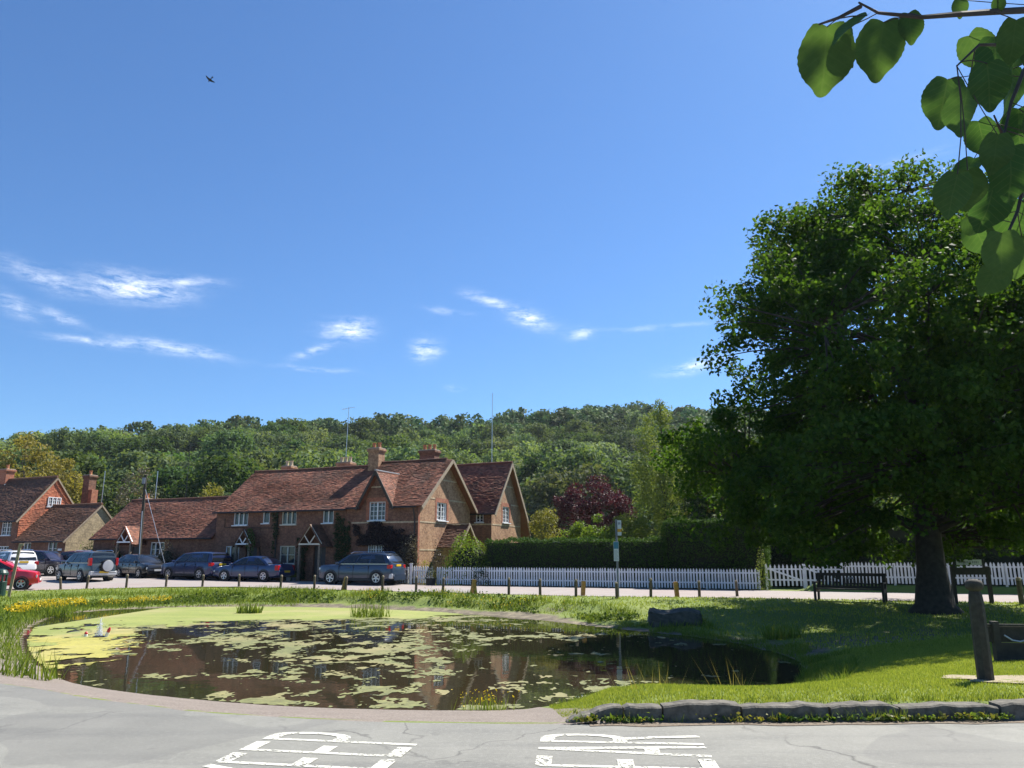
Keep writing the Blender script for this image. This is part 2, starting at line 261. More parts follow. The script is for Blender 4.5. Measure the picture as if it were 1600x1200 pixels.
# ------------------------------------------------------------------ mesh helpers
class MB:
    """collects polygons; build() links them as one mesh object"""
    def __init__(s): s.v = []; s.f = []; s.uv = []
    def poly(s, pts, uv=None):
        i = len(s.v); s.v += [tuple(map(float, p)) for p in pts]; s.f.append(tuple(range(i, i + len(pts)))); s.uv.append(uv or [(0, 0)] * len(pts)); return s
    def box(s, x0, x1, y0, y1, z0, z1, M=None):
        c = [(x, y, z) for z in (z0, z1) for y in (y0, y1) for x in (x0, x1)]
        if M is not None: c = [tuple(M @ Vector(p)) for p in c]
        i = len(s.v); s.v += c
        for q in ((0, 2, 3, 1), (4, 5, 7, 6), (0, 1, 5, 4), (2, 6, 7, 3), (1, 3, 7, 5), (0, 4, 6, 2)):
            s.f.append(tuple(i + k for k in q)); p = [c[k] for k in q]
            n = Vector(p[1]) - Vector(p[0]); n = n.cross(Vector(p[2]) - Vector(p[1]))
            a = (1, 2) if abs(n.x) > max(abs(n.y), abs(n.z)) else ((0, 2) if abs(n.y) > abs(n.z) else (0, 1))
            s.uv.append([(u[a[0]], u[a[1]]) for u in p])
        return s
    def bar(s, a, b, w, h=None, up=(0, 0, 1)):
        h = h or w; a = Vector(a); b = Vector(b); d = b - a; L = d.length; d.normalize(); u = Vector(up)
        if abs(d.dot(u)) > .98: u = Vector((0, 1, 0))
        x = d.cross(u).normalized(); y = x.cross(d)
        M = Matrix(((x.x, d.x, y.x, a.x), (x.y, d.y, y.y, a.y), (x.z, d.z, y.z, a.z), (0, 0, 0, 1)))
        return s.box(-w / 2, w / 2, 0, L, -h / 2, h / 2, M)
    def tube(s, pts, rad, n=8, cap=True):
        pts = [Vector(p) for p in pts]; rad = rad if hasattr(rad, '__len__') else [rad] * len(pts); rings = []
        for k, p in enumerate(pts):
            d = (pts[min(k + 1, len(pts) - 1)] - pts[max(k - 1, 0)]).normalized(); u = Vector((0, 0, 1)) if abs(d.z) < .9 else Vector((1, 0, 0))
            x = d.cross(u).normalized(); y = d.cross(x); i = len(s.v)
            for j in range(n): a = 2 * math.pi * j / n; s.v.append(tuple(p + (x * math.cos(a) + y * math.sin(a)) * rad[k]))
            rings.append(i)
        for k in range(len(pts) - 1):
            a, b = rings[k], rings[k + 1]
            for j in range(n): s.f.append((a + j, a + (j + 1) % n, b + (j + 1) % n, b + j)); s.uv.append([(0, 0)] * 4)
        if cap:
            s.f.append(tuple(rings[0] + j for j in range(n))[::-1]); s.uv.append([(0, 0)] * n); s.f.append(tuple(rings[-1] + j for j in range(n))); s.uv.append([(0, 0)] * n)
        return s
    def lathe(s, prof, n=12, M=None, c=(0, 0, 0), cap=True):
        base = len(s.v)
        for r, z in prof:
            for j in range(n):
                a = 2 * math.pi * j / n; p = Vector((c[0] + r * math.cos(a), c[1] + r * math.sin(a), c[2] + z)); s.v.append(tuple(M @ p if M is not None else p))
        for k in range(len(prof) - 1):
            for j in range(n): a = base + k * n; s.f.append((a + j, a + (j + 1) % n, a + n + (j + 1) % n, a + n + j)); s.uv.append([(0, 0)] * 4)
        if not cap: return s
        s.f.append(tuple(base + j for j in range(n))[::-1]); s.uv.append([(0, 0)] * n); b = base + (len(prof) - 1) * n; s.f.append(tuple(b + j for j in range(n))); s.uv.append([(0, 0)] * n)
        return s
    def mesh(s, name, smooth=False):
        me = bpy.data.meshes.new(name); me.from_pydata(s.v, [], s.f)
        if any(any(c != (0, 0) for c in u) for u in s.uv):
            l = me.uv_layers.new(name='UVMap'); l.data.foreach_set('uv', np.array([c for u in s.uv for c in u], dtype=np.float32).ravel())
        if smooth: me.polygons.foreach_set('use_smooth', [True] * len(me.polygons))
        me.update(); return me
    def build(s, name, m, parent=None, smooth=False, bevel=0):
        return link(name, s.mesh(name, smooth), m, parent, bevel)
def link(name, me, m, parent=None, bevel=0):
    o = bpy.data.objects.new(name, me); COL.objects.link(o)
    if m and not me.materials: me.materials.append(mat(m))
    if parent is not None:
        o.parent = parent
        if 'base' in parent: o.location = [-c for c in parent['base']]
    if bevel: b = o.modifiers.new('bevel', 'BEVEL'); b.width = bevel; b.segments = 2; b.limit_method = 'ANGLE'; b.angle_limit = R(35)
    return o
def tag(o, label, cat, group=None):
    o['label'] = label; o['category'] = cat
    if group: o['group'] = group
    return o
def thing(name, label, cat, loc=(0, 0, 0), rz=0, group=None, local=True):
    """Empty at the thing's base. local=False: parts are modelled in the frame the thing is rotated in, about its origin"""
    o = bpy.data.objects.new(name, None); COL.objects.link(o); o.empty_display_size = .2; o.location = loc; o.rotation_euler = (0, 0, rz)
    return tag(o, label, cat, group)
def based(name, label, cat, base, group=None, row=False):
    """thing whose parts are modelled in world coordinates (or row coordinates s,t,z)"""
    loc = W(*base) if row else base
    o = thing(name, label, cat, loc, ROWA if row else 0, group); o['base'] = [float(b) for b in base]; return o
def struct(o): o['kind'] = 'structure'; return o
def stuff(o): o['kind'] = 'stuff'; return o
def copy_tree(o, parent=None):
    c = o.copy(); COL.objects.link(c); c.parent = parent
    for ch in list(o.children): copy_tree(ch, c)
    return c
def npmesh(name, V, k, m=None, smooth=False):
    """V: (N*k,3) vertices, N separate k-gons"""
    n = len(V) // k; me = bpy.data.meshes.new(name); me.vertices.add(len(V)); me.vertices.foreach_set('co', np.ascontiguousarray(V, dtype=np.float32).ravel())
    me.loops.add(len(V)); me.loops.foreach_set('vertex_index', np.arange(len(V), dtype=np.int32)); me.polygons.add(n)
    me.polygons.foreach_set('loop_start', np.arange(0, len(V), k, dtype=np.int32)); me.update(calc_edges=True)
    if smooth: me.polygons.foreach_set('use_smooth', [True] * n)
    if m: me.materials.append(mat(m))
    return me
def unit(a): return a / np.maximum(np.linalg.norm(a, axis=1, keepdims=True), 1e-9)
def leaves(C, size, N=None, aspect=.62, rnd=.9, fold=.18):
    """leaf-shaped faces (pointed hexagon cut to 4 corners) round centres C; N: preferred normals"""
    n = len(C); nr = unit(RNG.normal(size=(n, 3)))
    nr = unit((N if N is not None else np.tile([0, 0, .6], (n, 1))) * (1 - rnd * .6) + nr * rnd)
    a = unit(np.cross(nr, unit(RNG.normal(size=(n, 3))))); b = np.cross(nr, a); sz = (np.asarray(size) * np.ones(n))[:, None] * RNG.uniform(.7, 1.3, (n, 1))
    V = np.empty((n, 4, 3)); V[:, 0] = C - a * sz * .5; V[:, 1] = C + b * sz * aspect * .5 + nr * sz * fold * .5; V[:, 2] = C + a * sz * .5; V[:, 3] = C - b * sz * aspect * .5 + nr * sz * fold * .5
    return V.reshape(-1, 3)
def blades(P, h, w, lean=.35, bend=None):
    n = len(P); az = RNG.uniform(0, 2 * math.pi, n); d = np.stack([np.cos(az), np.sin(az), np.zeros(n)], 1); hh = (np.asarray(h) * np.ones(n) * RNG.uniform(.55, 1.25, n))[:, None]; ww = np.asarray(w) * np.ones(n); ww = ww[:, None] if ww.ndim == 1 else ww
    up = np.array([0, 0, 1.]); az2 = RNG.uniform(0, 2 * math.pi, n); l = np.stack([np.cos(az2), np.sin(az2), np.zeros(n)], 1) * hh * lean * RNG.uniform(0, 1.3, (n, 1))
    V = np.empty((n, 3, 3)); V[:, 0] = P - d * ww * .5; V[:, 1] = P + d * ww * .5; V[:, 2] = P + up * hh + l; return V.reshape(-1, 3)
def clump_points(centres, radii, per, flat=.8):
    """points in soft balls round the centres; returns positions and outward directions"""
    c = np.repeat(centres, per, 0); r = np.repeat(radii, per)[:, None]; d = unit(RNG.normal(size=(len(c), 3))); k = RNG.uniform(.25, 1, (len(c), 1)) ** .6
    o = d * r * k; o[:, 2] *= flat; return c + o, d

# ------------------------------------------------------------------ ground, pond, roads
ZW = -.6
near_px = [(-900, 985), (-400, 1022), (-150, 1048), (0, 1068), (60, 1077), (150, 1093), (300, 1112), (450, 1122), (600, 1128), (760, 1131), (880, 1131), (1160, 1129), (1400, 1127), (1600, 1125), (1900, 1122)]
NEAR = np.array([G(x, y)[:2] for x, y in near_px]); NEAR = np.vstack([[-300, 60], NEAR, [[300, 9.5]]])
def Ynear(X): return np.interp(X, NEAR[:, 0], NEAR[:, 1])
FAR = np.array([(-300, 5), (-60, 27.5), (-30, 34.6), (-25, 36.3), (-22.6, 37.6), (-21.1, 39.3), (-19.5, 40.3), (-17.8, 41.0), (-14.1, 41.0), (-11.5, 39.7), (-7.9, 38.1), (-4.3, 36.2), (-.1, 33.9), (2.6, 32.5), (5.5, 31.8), (9, 31.2), (12, 29.9), (17.5, 28.0), (30, 25.5), (300, -30)], float)
def Yfar(X): return np.interp(X, FAR[:, 0], FAR[:, 1])
pond_px = [(75, 1050), (110, 1066), (180, 1079), (260, 1089), (350, 1097), (450, 1104), (560, 1108), (680, 1110), (780, 1110)]
POND = [G(x, y, ZW)[:2] for x, y in pond_px] + [G(x, y, ZW)[:2] for x, y in [(835, 1106), (875, 1100), (930, 1093), (1000, 1086)]] + [G(x, y, -.15)[:2] + np.array([-.1, .35]) for x, y in [(1100, 1078), (1180, 1067), (1240, 1055)]]
POND += [G(x, y, ZW)[:2] for x, y in [(1262, 1042), (1225, 1025), (1165, 1008), (1090, 996), (1010, 988), (940, 981), (860, 971), (780, 963), (700, 957), (620, 953), (540, 950), (440, 948), (340, 948), (240, 950), (150, 954), (90, 963), (55, 976), (40, 995), (42, 1022)]]
POND = np.array(POND)
def smooth_poly(P, it=2):
    for _ in range(it): Q = np.roll(P, -1, 0); P = np.stack([P * .75 + Q * .25, P * .25 + Q * .75], 1).reshape(-1, 2)
    return P
POND = smooth_poly(POND)
def pond_d(X, Y):
    P = np.stack([X, Y], -1); best = np.full(X.shape, 1e9); ins = np.zeros(X.shape, bool)
    for a, b in zip(POND, np.roll(POND, -1, 0)):
        e = b - a; q = P - a; k = np.clip((q @ e) / (e @ e), 0, 1); d = np.hypot(q[..., 0] - k * e[0], q[..., 1] - k * e[1]); best = np.minimum(best, d)
        c = ((a[1] > Y) != (b[1] > Y)) & (X < (b[0] - a[0]) * (Y - a[1]) / (b[1] - a[1] + 1e-12) + a[0]); ins ^= c
    return np.where(ins, -best, best)
def gz(s, t): return .011 * np.maximum(0, 2 - np.asarray(s)).clip(0, 45) * ss(-12, -4, t) + .33 * ss(20.6, 21.6, s) * ss(-1.15, -.75, t)
def terr(X, Y, dp=None):
    X = np.asarray(X, float); Y = np.asarray(Y, float)
    if dp is None: dp = pond_d(X, Y)
    dn = Y - Ynear(X); df = Yfar(X) - Y; dr = np.clip(np.minimum(dn, df), 0, None); o = np.clip(dp, 0, None); f = o / (o + dr + 1e-6)
    p_ap = f; p_lawn = 1 - (1 - f) ** 3.2; f2 = f + (fbm(X * .9, Y * .9) - .5) * .12 * ss(0, .2, f) * (1 - ss(.8, 1, f)); p_far = .22 * ss(0, .25, f2) + .5 * ss(.26, .46, f2) + .28 * ss(.4, 1, f2)
    lawn = ss(.4, 1.8, X); wn = ss(-.6, .6, (df - dn) / (dr + 2)); pn = p_ap * (1 - lawn) + p_lawn * lawn; pr = p_far * (1 - wn) + pn * wn; top = .135 * lawn * wn
    z = ZW * (1 - pr) + top * pr + (fbm(X * .35, Y * .35) - .5) * .10 * ss(.0, .5, f) * ss(.2, 2.5, dr)
    z = np.where(dp < 0, ZW - .03 - np.minimum(.7, -dp * .3), z); P = np.stack([X, Y, 0 * X], -1) - rO; s_, t_ = P @ rU, P @ rV
    z = np.where(dn < .02 + .2 * ss(.8, 1.3, X), -.05, z); z = np.where(df < 0, gz(s_, t_) - .035, z); return z
xs = np.concatenate([[-3000, -900, -300, -150, -90, -60, -45], np.arange(-36, 26, .28), [27, 30, 34, 40, 50, 70, 110, 200, 500, 1500, 3000]])
ys = np.concatenate([[-2000, -300, -60, -20, -5, 0, 4, 7], np.arange(7.8, 46, .22), np.arange(46, 70, 1.5), [75, 85, 100, 150, 400, 1200, 4000]])
GX, GY = np.meshgrid(xs, ys); DP = pond_d(GX, GY); GZ = terr(GX, GY, DP)
me = bpy.data.meshes.new('ground'); nx, ny = len(xs), len(ys); idx = np.arange(nx * ny).reshape(ny, nx)
q = np.stack([idx[:-1, :-1], idx[:-1, 1:], idx[1:, 1:], idx[1:, :-1]], -1).reshape(-1, 4)
me.from_pydata(np.stack([GX, GY, GZ], -1).reshape(-1, 3).tolist(), [], q.tolist()); me.polygons.foreach_set('use_smooth', [True] * len(q))
mud = np.where(DP < 0, 1.0, 0) + (1 - ss(.1, 1.25, DP)) * ss(10, 14, GY) * .8 + .75 * np.exp(-((GX - 9.2) / 3.0) ** 2 - ((GY - 19.5) / 2.6) ** 2) + .5 * np.exp(-((GX - .5) / 2.2) ** 2 - ((GY - 29.5) / 1.2) ** 2)
a = me.attributes.new('mud', 'FLOAT', 'POINT'); a.data.foreach_set('value', np.clip(mud, 0, 1).ravel().astype(np.float32))
struct(link('ground', me, 'grass_ground'))
def sheet(name, m, rows):  # loft of polylines (same length)
    b = MB(); n = len(rows[0]); b.v = [tuple(map(float, p)) for r in rows for p in r]
    for i in range(len(rows) - 1):
        for j in range(n - 1): b.f.append((i * n + j, i * n + j + 1, (i + 1) * n + j + 1, (i + 1) * n + j)); b.uv.append([(0, 0)] * 4)
    return struct(b.build(name, m, smooth=True))
XR = np.concatenate([[-300, -120, -60], np.arange(-40, 30, .5), [40, 80, 300]])
sheet('road', 'asphalt', [[(x, -300 if k == 0 else (-40 if k == 1 else Ynear(x) - (3 - k) * 2 if k < 3 else Ynear(x) + (.12 if x > 1.05 else 0) + .02 * math.sin(x * 9) + .05 * (vnoise(x * 2, 3) - .5)), .0) for x in XR] for k in range(4)])
# apron of exposed aggregate sloping into the pond
ax_ = np.concatenate([np.arange(-14, 1.25, .2)]); rows = []
for k, f in enumerate(np.linspace(0, 1, 7)):
    r = []
    for x in ax_:
        y0 = float(Ynear(x)); yy = np.linspace(y0, y0 + 7, 60); dd = pond_d(np.full(60, x), yy); j = int(np.argmax(dd < -.25)) if (dd < -.25).any() else 12
        wmax = min(yy[j] - y0, 4.5) * (1 if x < .3 else max(.06, 1 - (x - .3) * 1.1)); y = y0 - .04 + wmax * f; r.append((x, y, float(terr(np.array(x), np.array(max(y, y0 + .03)))) + (.014 if k else .002)))
    rows.append(r)
sheet('pond_apron', 'apron_concrete', rows)
# far road and parking strip
fr = []
for k in range(9):
    r = []
    for x in np.concatenate([[-200, -100, -60], np.arange(-45, 33, .75), [45, 80, 200]]):
        y0 = float(Yfar(x)); s0, t0 = ST((x, y0, 0)); c = (-.95 - t0) / rV[1]; y1 = max(y0 + 1.5, y0 + c)
        y = y0 + (y1 - y0) * k / 8 + (0 if k else .10 * (float(vnoise(x * 1.3, 5.5)) - .5)); s_, t_ = ST((x, y, 0)); r.append((x, y, float(gz(s_, min(t_, -1.2))) + .004))
    fr.append(r)
sheet('far_road', 'far_tarmac', fr)
b = MB(); pw = [(x, y, ZW) for x, y in POND]; c = POND.mean(0); grow = [(c[0] + (x - c[0]) * 1.02, c[1] + (y - c[1]) * 1.015, ZW) for x, y in POND]
for tri in tessellate_polygon([[Vector(p) for p in grow]]): b.poly([grow[i] for i in tri])
struct(b.build('pond_water', 'pond_water'))

# floating weed: contour polygons of a noise field (marching squares)
def weed(name, m, field, x0, x1, y0, y1, dx, dy, z):
    X = np.arange(x0, x1, dx); Y = np.arange(y0, y1, dy); gx, gy = np.meshgrid(X, Y); F = field(gx, gy); vs, fs = [], []
    for j in range(len(Y) - 1):
        row = F[j], F[j + 1]
        for i in range(len(X) - 1):
            v = (row[0][i], row[0][i + 1], row[1][i + 1], row[1][i])
            if v[0] <= 0 and v[1] <= 0 and v[2] <= 0 and v[3] <= 0: continue
            c = ((X[i], Y[j]), (X[i + 1], Y[j]), (X[i + 1], Y[j + 1]), (X[i], Y[j + 1])); out = []
            for k in range(4):
                a, bq = v[k], v[(k + 1) % 4]
                if a > 0: out.append(c[k])
                if (a > 0) != (bq > 0): f = a / (a - bq); out.append((c[k][0] + (c[(k + 1) % 4][0] - c[k][0]) * f, c[k][1] + (c[(k + 1) % 4][1] - c[k][1]) * f))
            if len(out) > 2: n = len(vs); vs += [(p[0], p[1], z) for p in out]; fs.append(tuple(range(n, n + len(out))))
    me = bpy.data.meshes.new(name); me.from_pydata(vs, [], fs); return me
def weed_mask(X, Y):
    w = (fbm(X * .6 + 70, Y * .6, 3) - .5) * 3; far = ss(-1.0, 1.0, Y - (28.4 + .12 * (X + 9)) + w) * (1 - ss(-4.5, -.5, X + w)); left = ss(1.0, -1.4, X + 10.4 + w); return far, left
def duck_field(X, Y):
    dp = pond_d(X, Y); far, left = weed_mask(X, Y); f = fbm(X * 1.3 + 20, Y * 1.2 + 5, 6, .75); return np.where(dp < -.02, (f - .5) * 2.0 - .75 + 1.6 * far + .9 * left, -1)
def weed_field(X, Y):
    dp = pond_d(X, Y); far, left = weed_mask(X, Y); n = fbm(X * .4, Y * .35, 3); f = fbm(X * 1.9 + 20, Y * 1.5 + 5, 6, .84)
    mid = np.exp(-((X + 4.2) / 5.5) ** 2) * ss(12.5, 14, Y); nearb = ss(1.0, .15, -dp) * ss(22, 15, Y) * ss(-7, -3, X) * (1 - ss(1.2, 1.9, X)); right = ss(.6, 3.2, X); hole = np.exp(-((X + 7.2) / 2.0) ** 2 - ((Y - 16.4) / 3.0) ** 2) + .9 * np.exp(-((X + .9) / 2.8) ** 2 - ((Y - 14.6) / 1.5) ** 2) + .6 * np.exp(-((X - .3) / 3) ** 2 - ((Y - 25.5) / 1.8) ** 2)
    v = (f - .5) * 4.2 + (n - .5) * 1.6 - .55 + .45 * mid + .75 * nearb - .30 * right - .75 * hole + .6 * left + .5 * far
    return np.where(dp < -.02, v, -1)
wd = link('duckweed', weed('duckweed', 'duckweed', duck_field, -15, 2, 11.5, 37, .06, .085, ZW + .009), 'duckweed'); stuff(wd); tag(wd, 'smooth pale green sheet of duckweed along the far side of the pond', 'duckweed')
wd = link('pond_weed', weed('pond_weed', 'pond_weed', weed_field, -13, 12, 11.5, 34, .045, .075, ZW + .005), 'pond_weed'); stuff(wd); tag(wd, 'broken olive mats of weed floating on the dark open water', 'pond weed')
def alg_field(X, Y):
    dp = pond_d(X, Y); f = fbm(X * 1.6 + 9, Y * 1.3, 6, .75); v = .75 - ((X + 10.9 + (Y - 20) * .22) / 1.3) ** 2 * .5 - ((Y - 19.5) / 4.6) ** 2 * .5 + (f - .5) * 3.4
    return np.where(dp < -.02, v - .25, -1)
al = link('algae', weed('algae', 'algae', alg_field, -15, -7, 12, 27, .05, .08, ZW + .012), 'algae'); stuff(al); tag(al, 'bright yellow algae scum along the left end of the pond', 'algae')

# kerb of granite stones in front of the lawn
kb = bpy.data.objects.new('kerb', None); COL.objects.link(kb); struct(kb)
joints = [885, 975, 1037, 1161, 1300, 1410, 1566, 1700, 1850]
for k in range(len(joints) - 1):
    y_ = lambda x: np.interp(x, [885, 1160, 1600, 1900], [1129, 1128, 1125, 1122])
    p0 = G(joints[k] + 1.5, y_(joints[k])); p1 = G(joints[k + 1] - 1.5, y_(joints[k + 1])); d = p1 - p0; L = np.linalg.norm(d); ang = math.atan2(d[1], d[0]); h = .155 + random.uniform(-.012, .012)
    bm = bmesh.new(); n = 7
    for i in range(n + 1):
        hx = h * (1 if k else max(.15, min(1, .15 + i / n))) + random.uniform(-.012, .012) - (.018 if i in (0, n) else 0); w0 = random.uniform(-.016, .016) + (.02 if i in (0, n) else 0)
        for (yy, zz) in ((w0, -.08), (w0, hx - .015), (w0 + .02, hx), (.2, hx + random.uniform(-.006, .006)), (.22, -.08)): bm.verts.new((L * i / n, yy, zz))
    bm.verts.ensure_lookup_table()
    for i in range(n):
        for j in range(4): bm.faces.new([bm.verts[i * 5 + j], bm.verts[(i + 1) * 5 + j], bm.verts[(i + 1) * 5 + j + 1], bm.verts[i * 5 + j + 1]])
    bm.faces.new([bm.verts[j] for j in range(5)]); bm.faces.new([bm.verts[n * 5 + j] for j in range(4, -1, -1)]); bmesh.ops.recalc_face_normals(bm, faces=bm.faces)
    me = bpy.data.meshes.new('kerb_stone'); bm.to_mesh(me); bm.free(); o = link('kerb_stone', me, 'kerb_granite', kb); o.location = p0; o.rotation_euler = (0, 0, ang)

xk = np.arange(.75, 14, .15); sheet('gutter_dirt', 'gutter_dirt', [[(x, float(Ynear(x)) - (.09 + .10 * float(vnoise(x * 3.1, 2.2)) if k == 0 else -.14), .005) for x in xk] for k in range(2)])

# hill behind the village
def hillz(X, Y):
    crest = np.interp(X, [-400, -218, -82, -16, 38, 100, 300], [31, 31.5, 36.5, 39.5, 46, 48, 48]) + 1.2 * np.sin(np.asarray(X) * .045)
    return crest * ss(0, 1, np.clip((np.asarray(Y) - 105 - 12 * np.sin(np.asarray(X) * .021)) / 225, 0, 1)) ** 1.0 - .4
hx = np.linspace(-520, 520, 70); hy = np.concatenate([np.linspace(80, 340, 40), [380, 450, 600, 900]]); HX, HY = np.meshgrid(hx, hy); HZ = hillz(HX, HY) - np.where(HY < 100, .6, 0)
me = bpy.data.meshes.new('hill'); idx = np.arange(HX.size).reshape(HX.shape); q = np.stack([idx[:-1, :-1], idx[:-1, 1:], idx[1:, 1:], idx[1:, :-1]], -1).reshape(-1, 4)
me.from_pydata(np.stack([HX, HY, HZ], -1).reshape(-1, 3).tolist(), [], q.tolist()); struct(link('hill', me, 'hill_floor'))
# ------------------------------------------------------------------ buildings (row coordinates: s along the street, t back from it)
def V3(*a): return Vector(a)
def wall(parent, m, p0, ax, n, outer, holes=(), depth=.13, name='wall'):
    p0, ax, n = Vector(p0), Vector(ax), Vector(n); b = MB(); P = lambda u, z, k=0: p0 + ax * u + Vector((0, 0, z)) + n * k
    loops = [[Vector((u, z, 0)) for u, z in outer]] + [[Vector((u, z, 0)) for u, z in ((h[0], h[2]), (h[1], h[2]), (h[1], h[3]), (h[0], h[3]))][::-1] for h in holes]
    flat = [v for l in loops for v in l]
    for tri in tessellate_polygon(loops): q = [flat[i] for i in tri]; b.poly([P(v.x, v.y) for v in q], [(v.x, v.y) for v in q])
    for u0, u1, z0, z1 in holes:
        for (a, c) in (((u0, z0), (u1, z0)), ((u1, z0), (u1, z1)), ((u1, z1), (u0, z1)), ((u0, z1), (u0, z0))):
            b.poly([P(*a), P(*c), P(*c, -depth), P(*a, -depth)], [(a[0], a[1]), (c[0], c[1]), (c[0] + .1, c[1] + .1), (a[0] + .1, a[1] + .1)])
    return b.build(name, m, parent)
def window(parent, p0, ax, n, h, lights=2, rows=1, m='white_paint', back=.07, bars=1, sill=True, curtain=False, arch=0):
    """frame fills the hole h=(u0,u1,z0,z1) of a wall; rows/bars: small panes per light"""
    p0, ax, n = Vector(p0), Vector(ax), Vector(n); u0, u1, z0, z1 = h; P = lambda u, z, k: p0 + ax * u + Vector((0, 0, z)) + n * k
    b = MB(); fw = .055
    for (a, c) in (((u0, z0 + fw / 2), (u1, z0 + fw / 2)), ((u0, z1 - fw / 2), (u1, z1 - fw / 2))): b.bar(P(*a, -back), P(*c, -back), .06, fw)
    for i in range(lights + 1):
        u = u0 + fw / 2 + (u1 - u0 - fw) * i / lights; b.bar(P(u, z0, -back), P(u, z1, -back), .06 if i in (0, lights) else .07, .062, n)
    for i in range(lights):
        a0 = u0 + (u1 - u0) * i / lights; a1 = u0 + (u1 - u0) * (i + 1) / lights
        for j in range(1, bars): u = a0 + (a1 - a0) * j / bars; b.bar(P(u, z0, -back - .012), P(u, z1, -back - .012), .03, .024, n)
    for j in range(1, rows): z = z0 + (z1 - z0) * j / rows; b.bar(P(u0, z, -back - .013), P(u1, z, -back - .013), .03, .024)
    f = b.build('window', m, parent)
    MB().poly([P(u0, z0, -back - .035), P(u1, z0, -back - .035), P(u1, z1, -back - .035), P(u0, z1, -back - .035)]).build('pane', 'pane_glass', f)
    if curtain:
        MB().poly([P(u0 + .02, z0, -back - .03), P(u0 + (u1 - u0) * .3, z0, -back - .03), P(u0 + (u1 - u0) * .24, z1, -back - .03), P(u0 + .02, z1, -back - .03)]).build('curtain', 'curtain', f); MB().poly([P(u1 - (u1 - u0) * .3, z0, -back - .03), P(u1 - .02, z0, -back - .03), P(u1 - .02, z1, -back - .03), P(u1 - (u1 - u0) * .24, z1, -back - .03)]).build('curtain', 'curtain', f)
    if sill: MB().bar(P(u0 - .06, z0 - .03, .02), P(u1 + .06, z0 - .03, .02), .2, .06).build('sill', m, f)
    return f
def tiles(parent, m, A, B, C, D, name='roof_tiles', gauge=.125, tw=.19, lift=.035, sag=.03):
    """courses of separate tiles on the quad eave A-B, ridge D-C"""
    A, B, C, D = (np.array(p, float) for p in (A, B, C, D)); up = D - A; L = max(np.linalg.norm(D - A), np.linalg.norm(C - B)); ex = unit((B - A if np.linalg.norm(B - A) > .01 else C - D)[None])[0]; nrm = np.cross(ex, unit(up[None])[0]); nrm /= np.linalg.norm(nrm)
    if nrm[2] < -.01 or (abs(nrm[2]) < .01 and False): nrm = -nrm
    rows = int(L / gauge); out = []
    for r in range(rows):
        f0 = r / rows; f1 = min(1.0, (r + 1.35) / rows); l0, r0 = A + (D - A) * f0, B + (C - B) * f0; l1, r1 = A + (D - A) * f1, B + (C - B) * f1; wd = np.linalg.norm(r0 - l0); n = max(1, int(wd / tw)); off = .5 if r % 2 else 0
        e = (np.arange(n + 2) - off) / n; e = np.clip(e, 0, 1)
        for i in range(n + 1):
            if e[i + 1] - e[i] < .002: continue
            g = .004 / max(wd, .1); a0, a1 = e[i] + g, e[i + 1] - g; k = lift * random.uniform(.75, 1.5) + (float(vnoise(i * .07 + 3, r * .09)) - .5) * sag * 2; j = random.uniform(-.012, .012); upj = unit(up[None])[0] * j
            p0, p1, p2, p3 = l0 + (r0 - l0) * a0 + nrm * k + upj, l0 + (r0 - l0) * a1 + nrm * k + upj, l1 + (r1 - l1) * a1 + nrm * .006, l1 + (r1 - l1) * a0 + nrm * .006
            dn = nrm * .022; out.append((p0, p1, p2, p3, p0 - dn, p1 - dn))
    b = MB()
    for p0, p1, p2, p3, q0, q1 in out: i = len(b.v); b.v += [tuple(p) for p in (p0, p1, p2, p3, q0, q1)]; b.f += [(i, i + 1, i + 2, i + 3), (i + 4, i + 5, i + 1, i)]; b.uv += [[(0, 0)] * 4] * 2
    return stuff(b.build(name, m, parent))
def slab(b, A, B, C, D, th=.09):
    q = [Vector(p) for p in (A, B, C, D)]; n = (q[1] - q[0]).cross(q[3] - q[0]); 
    if n.length < 1e-6: n = (q[2] - q[1]).cross(q[3] - q[1])
    n.normalize(); n = n if n.z > 0 else -n; lo = [p - n * th for p in q]; b.poly(q); b.poly(lo[::-1])
    for i in range(4): b.poly([q[i], q[(i + 1) % 4], lo[(i + 1) % 4], lo[i]])
def gable_roof(parent, s0, s1, t0, t1, ze, tr, zr, m='roof_tile', ov=.28, vg=.25, rear=True, name='roof', ridge_m='roof_tile', back_ze=None, cut=None):
    """ridge along s; eaves at t0 (front) and t1 (rear)"""
    kf = (zr - ze) / (tr - t0); zb = back_ze or ze; kb = (zr - zb) / (t1 - tr); a, c = s0 - vg, s1 + vg
    F = ((a, t0 - ov, ze - ov * kf), (c, t0 - ov, ze - ov * kf), (c, tr, zr), (a, tr, zr)); Bk = ((c, t1 + ov, zb - ov * kb), (a, t1 + ov, zb - ov * kb), (a, tr, zr), (c, tr, zr))
    segs = [(a, c, -ov)] if cut is None else [(a, cut[0], -ov), (cut[0], cut[1], .06), (cut[1], c, -ov)]; Fs = [((x0, t0 + o_, ze + o_ * kf), (x1, t0 + o_, ze + o_ * kf), (x1, tr, zr), (x0, tr, zr)) for x0, x1, o_ in segs]; b = MB(); slab(b, *Bk)
    for f_ in Fs: slab(b, *f_)
    r = b.build(name, m, parent)
    for f_ in Fs: tiles(r, m, *f_)
    if rear: tiles(r, m, *Bk, gauge=.2, tw=.3)
    MB().tube([(a, tr, zr + .03), (a + (c - a) * .33, tr, zr + .0), (a + (c - a) * .66, tr, zr + .03), (c, tr, zr + .04)], .09, 8).build('ridge_tiles', ridge_m, r)
    for x0, x1, o_ in segs:
        if o_ < 0: MB().tube([(x0, t0 - ov - .03, ze - ov * kf - .05), (x1, t0 - ov - .03, ze - ov * kf - .05)], .055, 6).build('gutter', 'gutter_black', r)
    return r
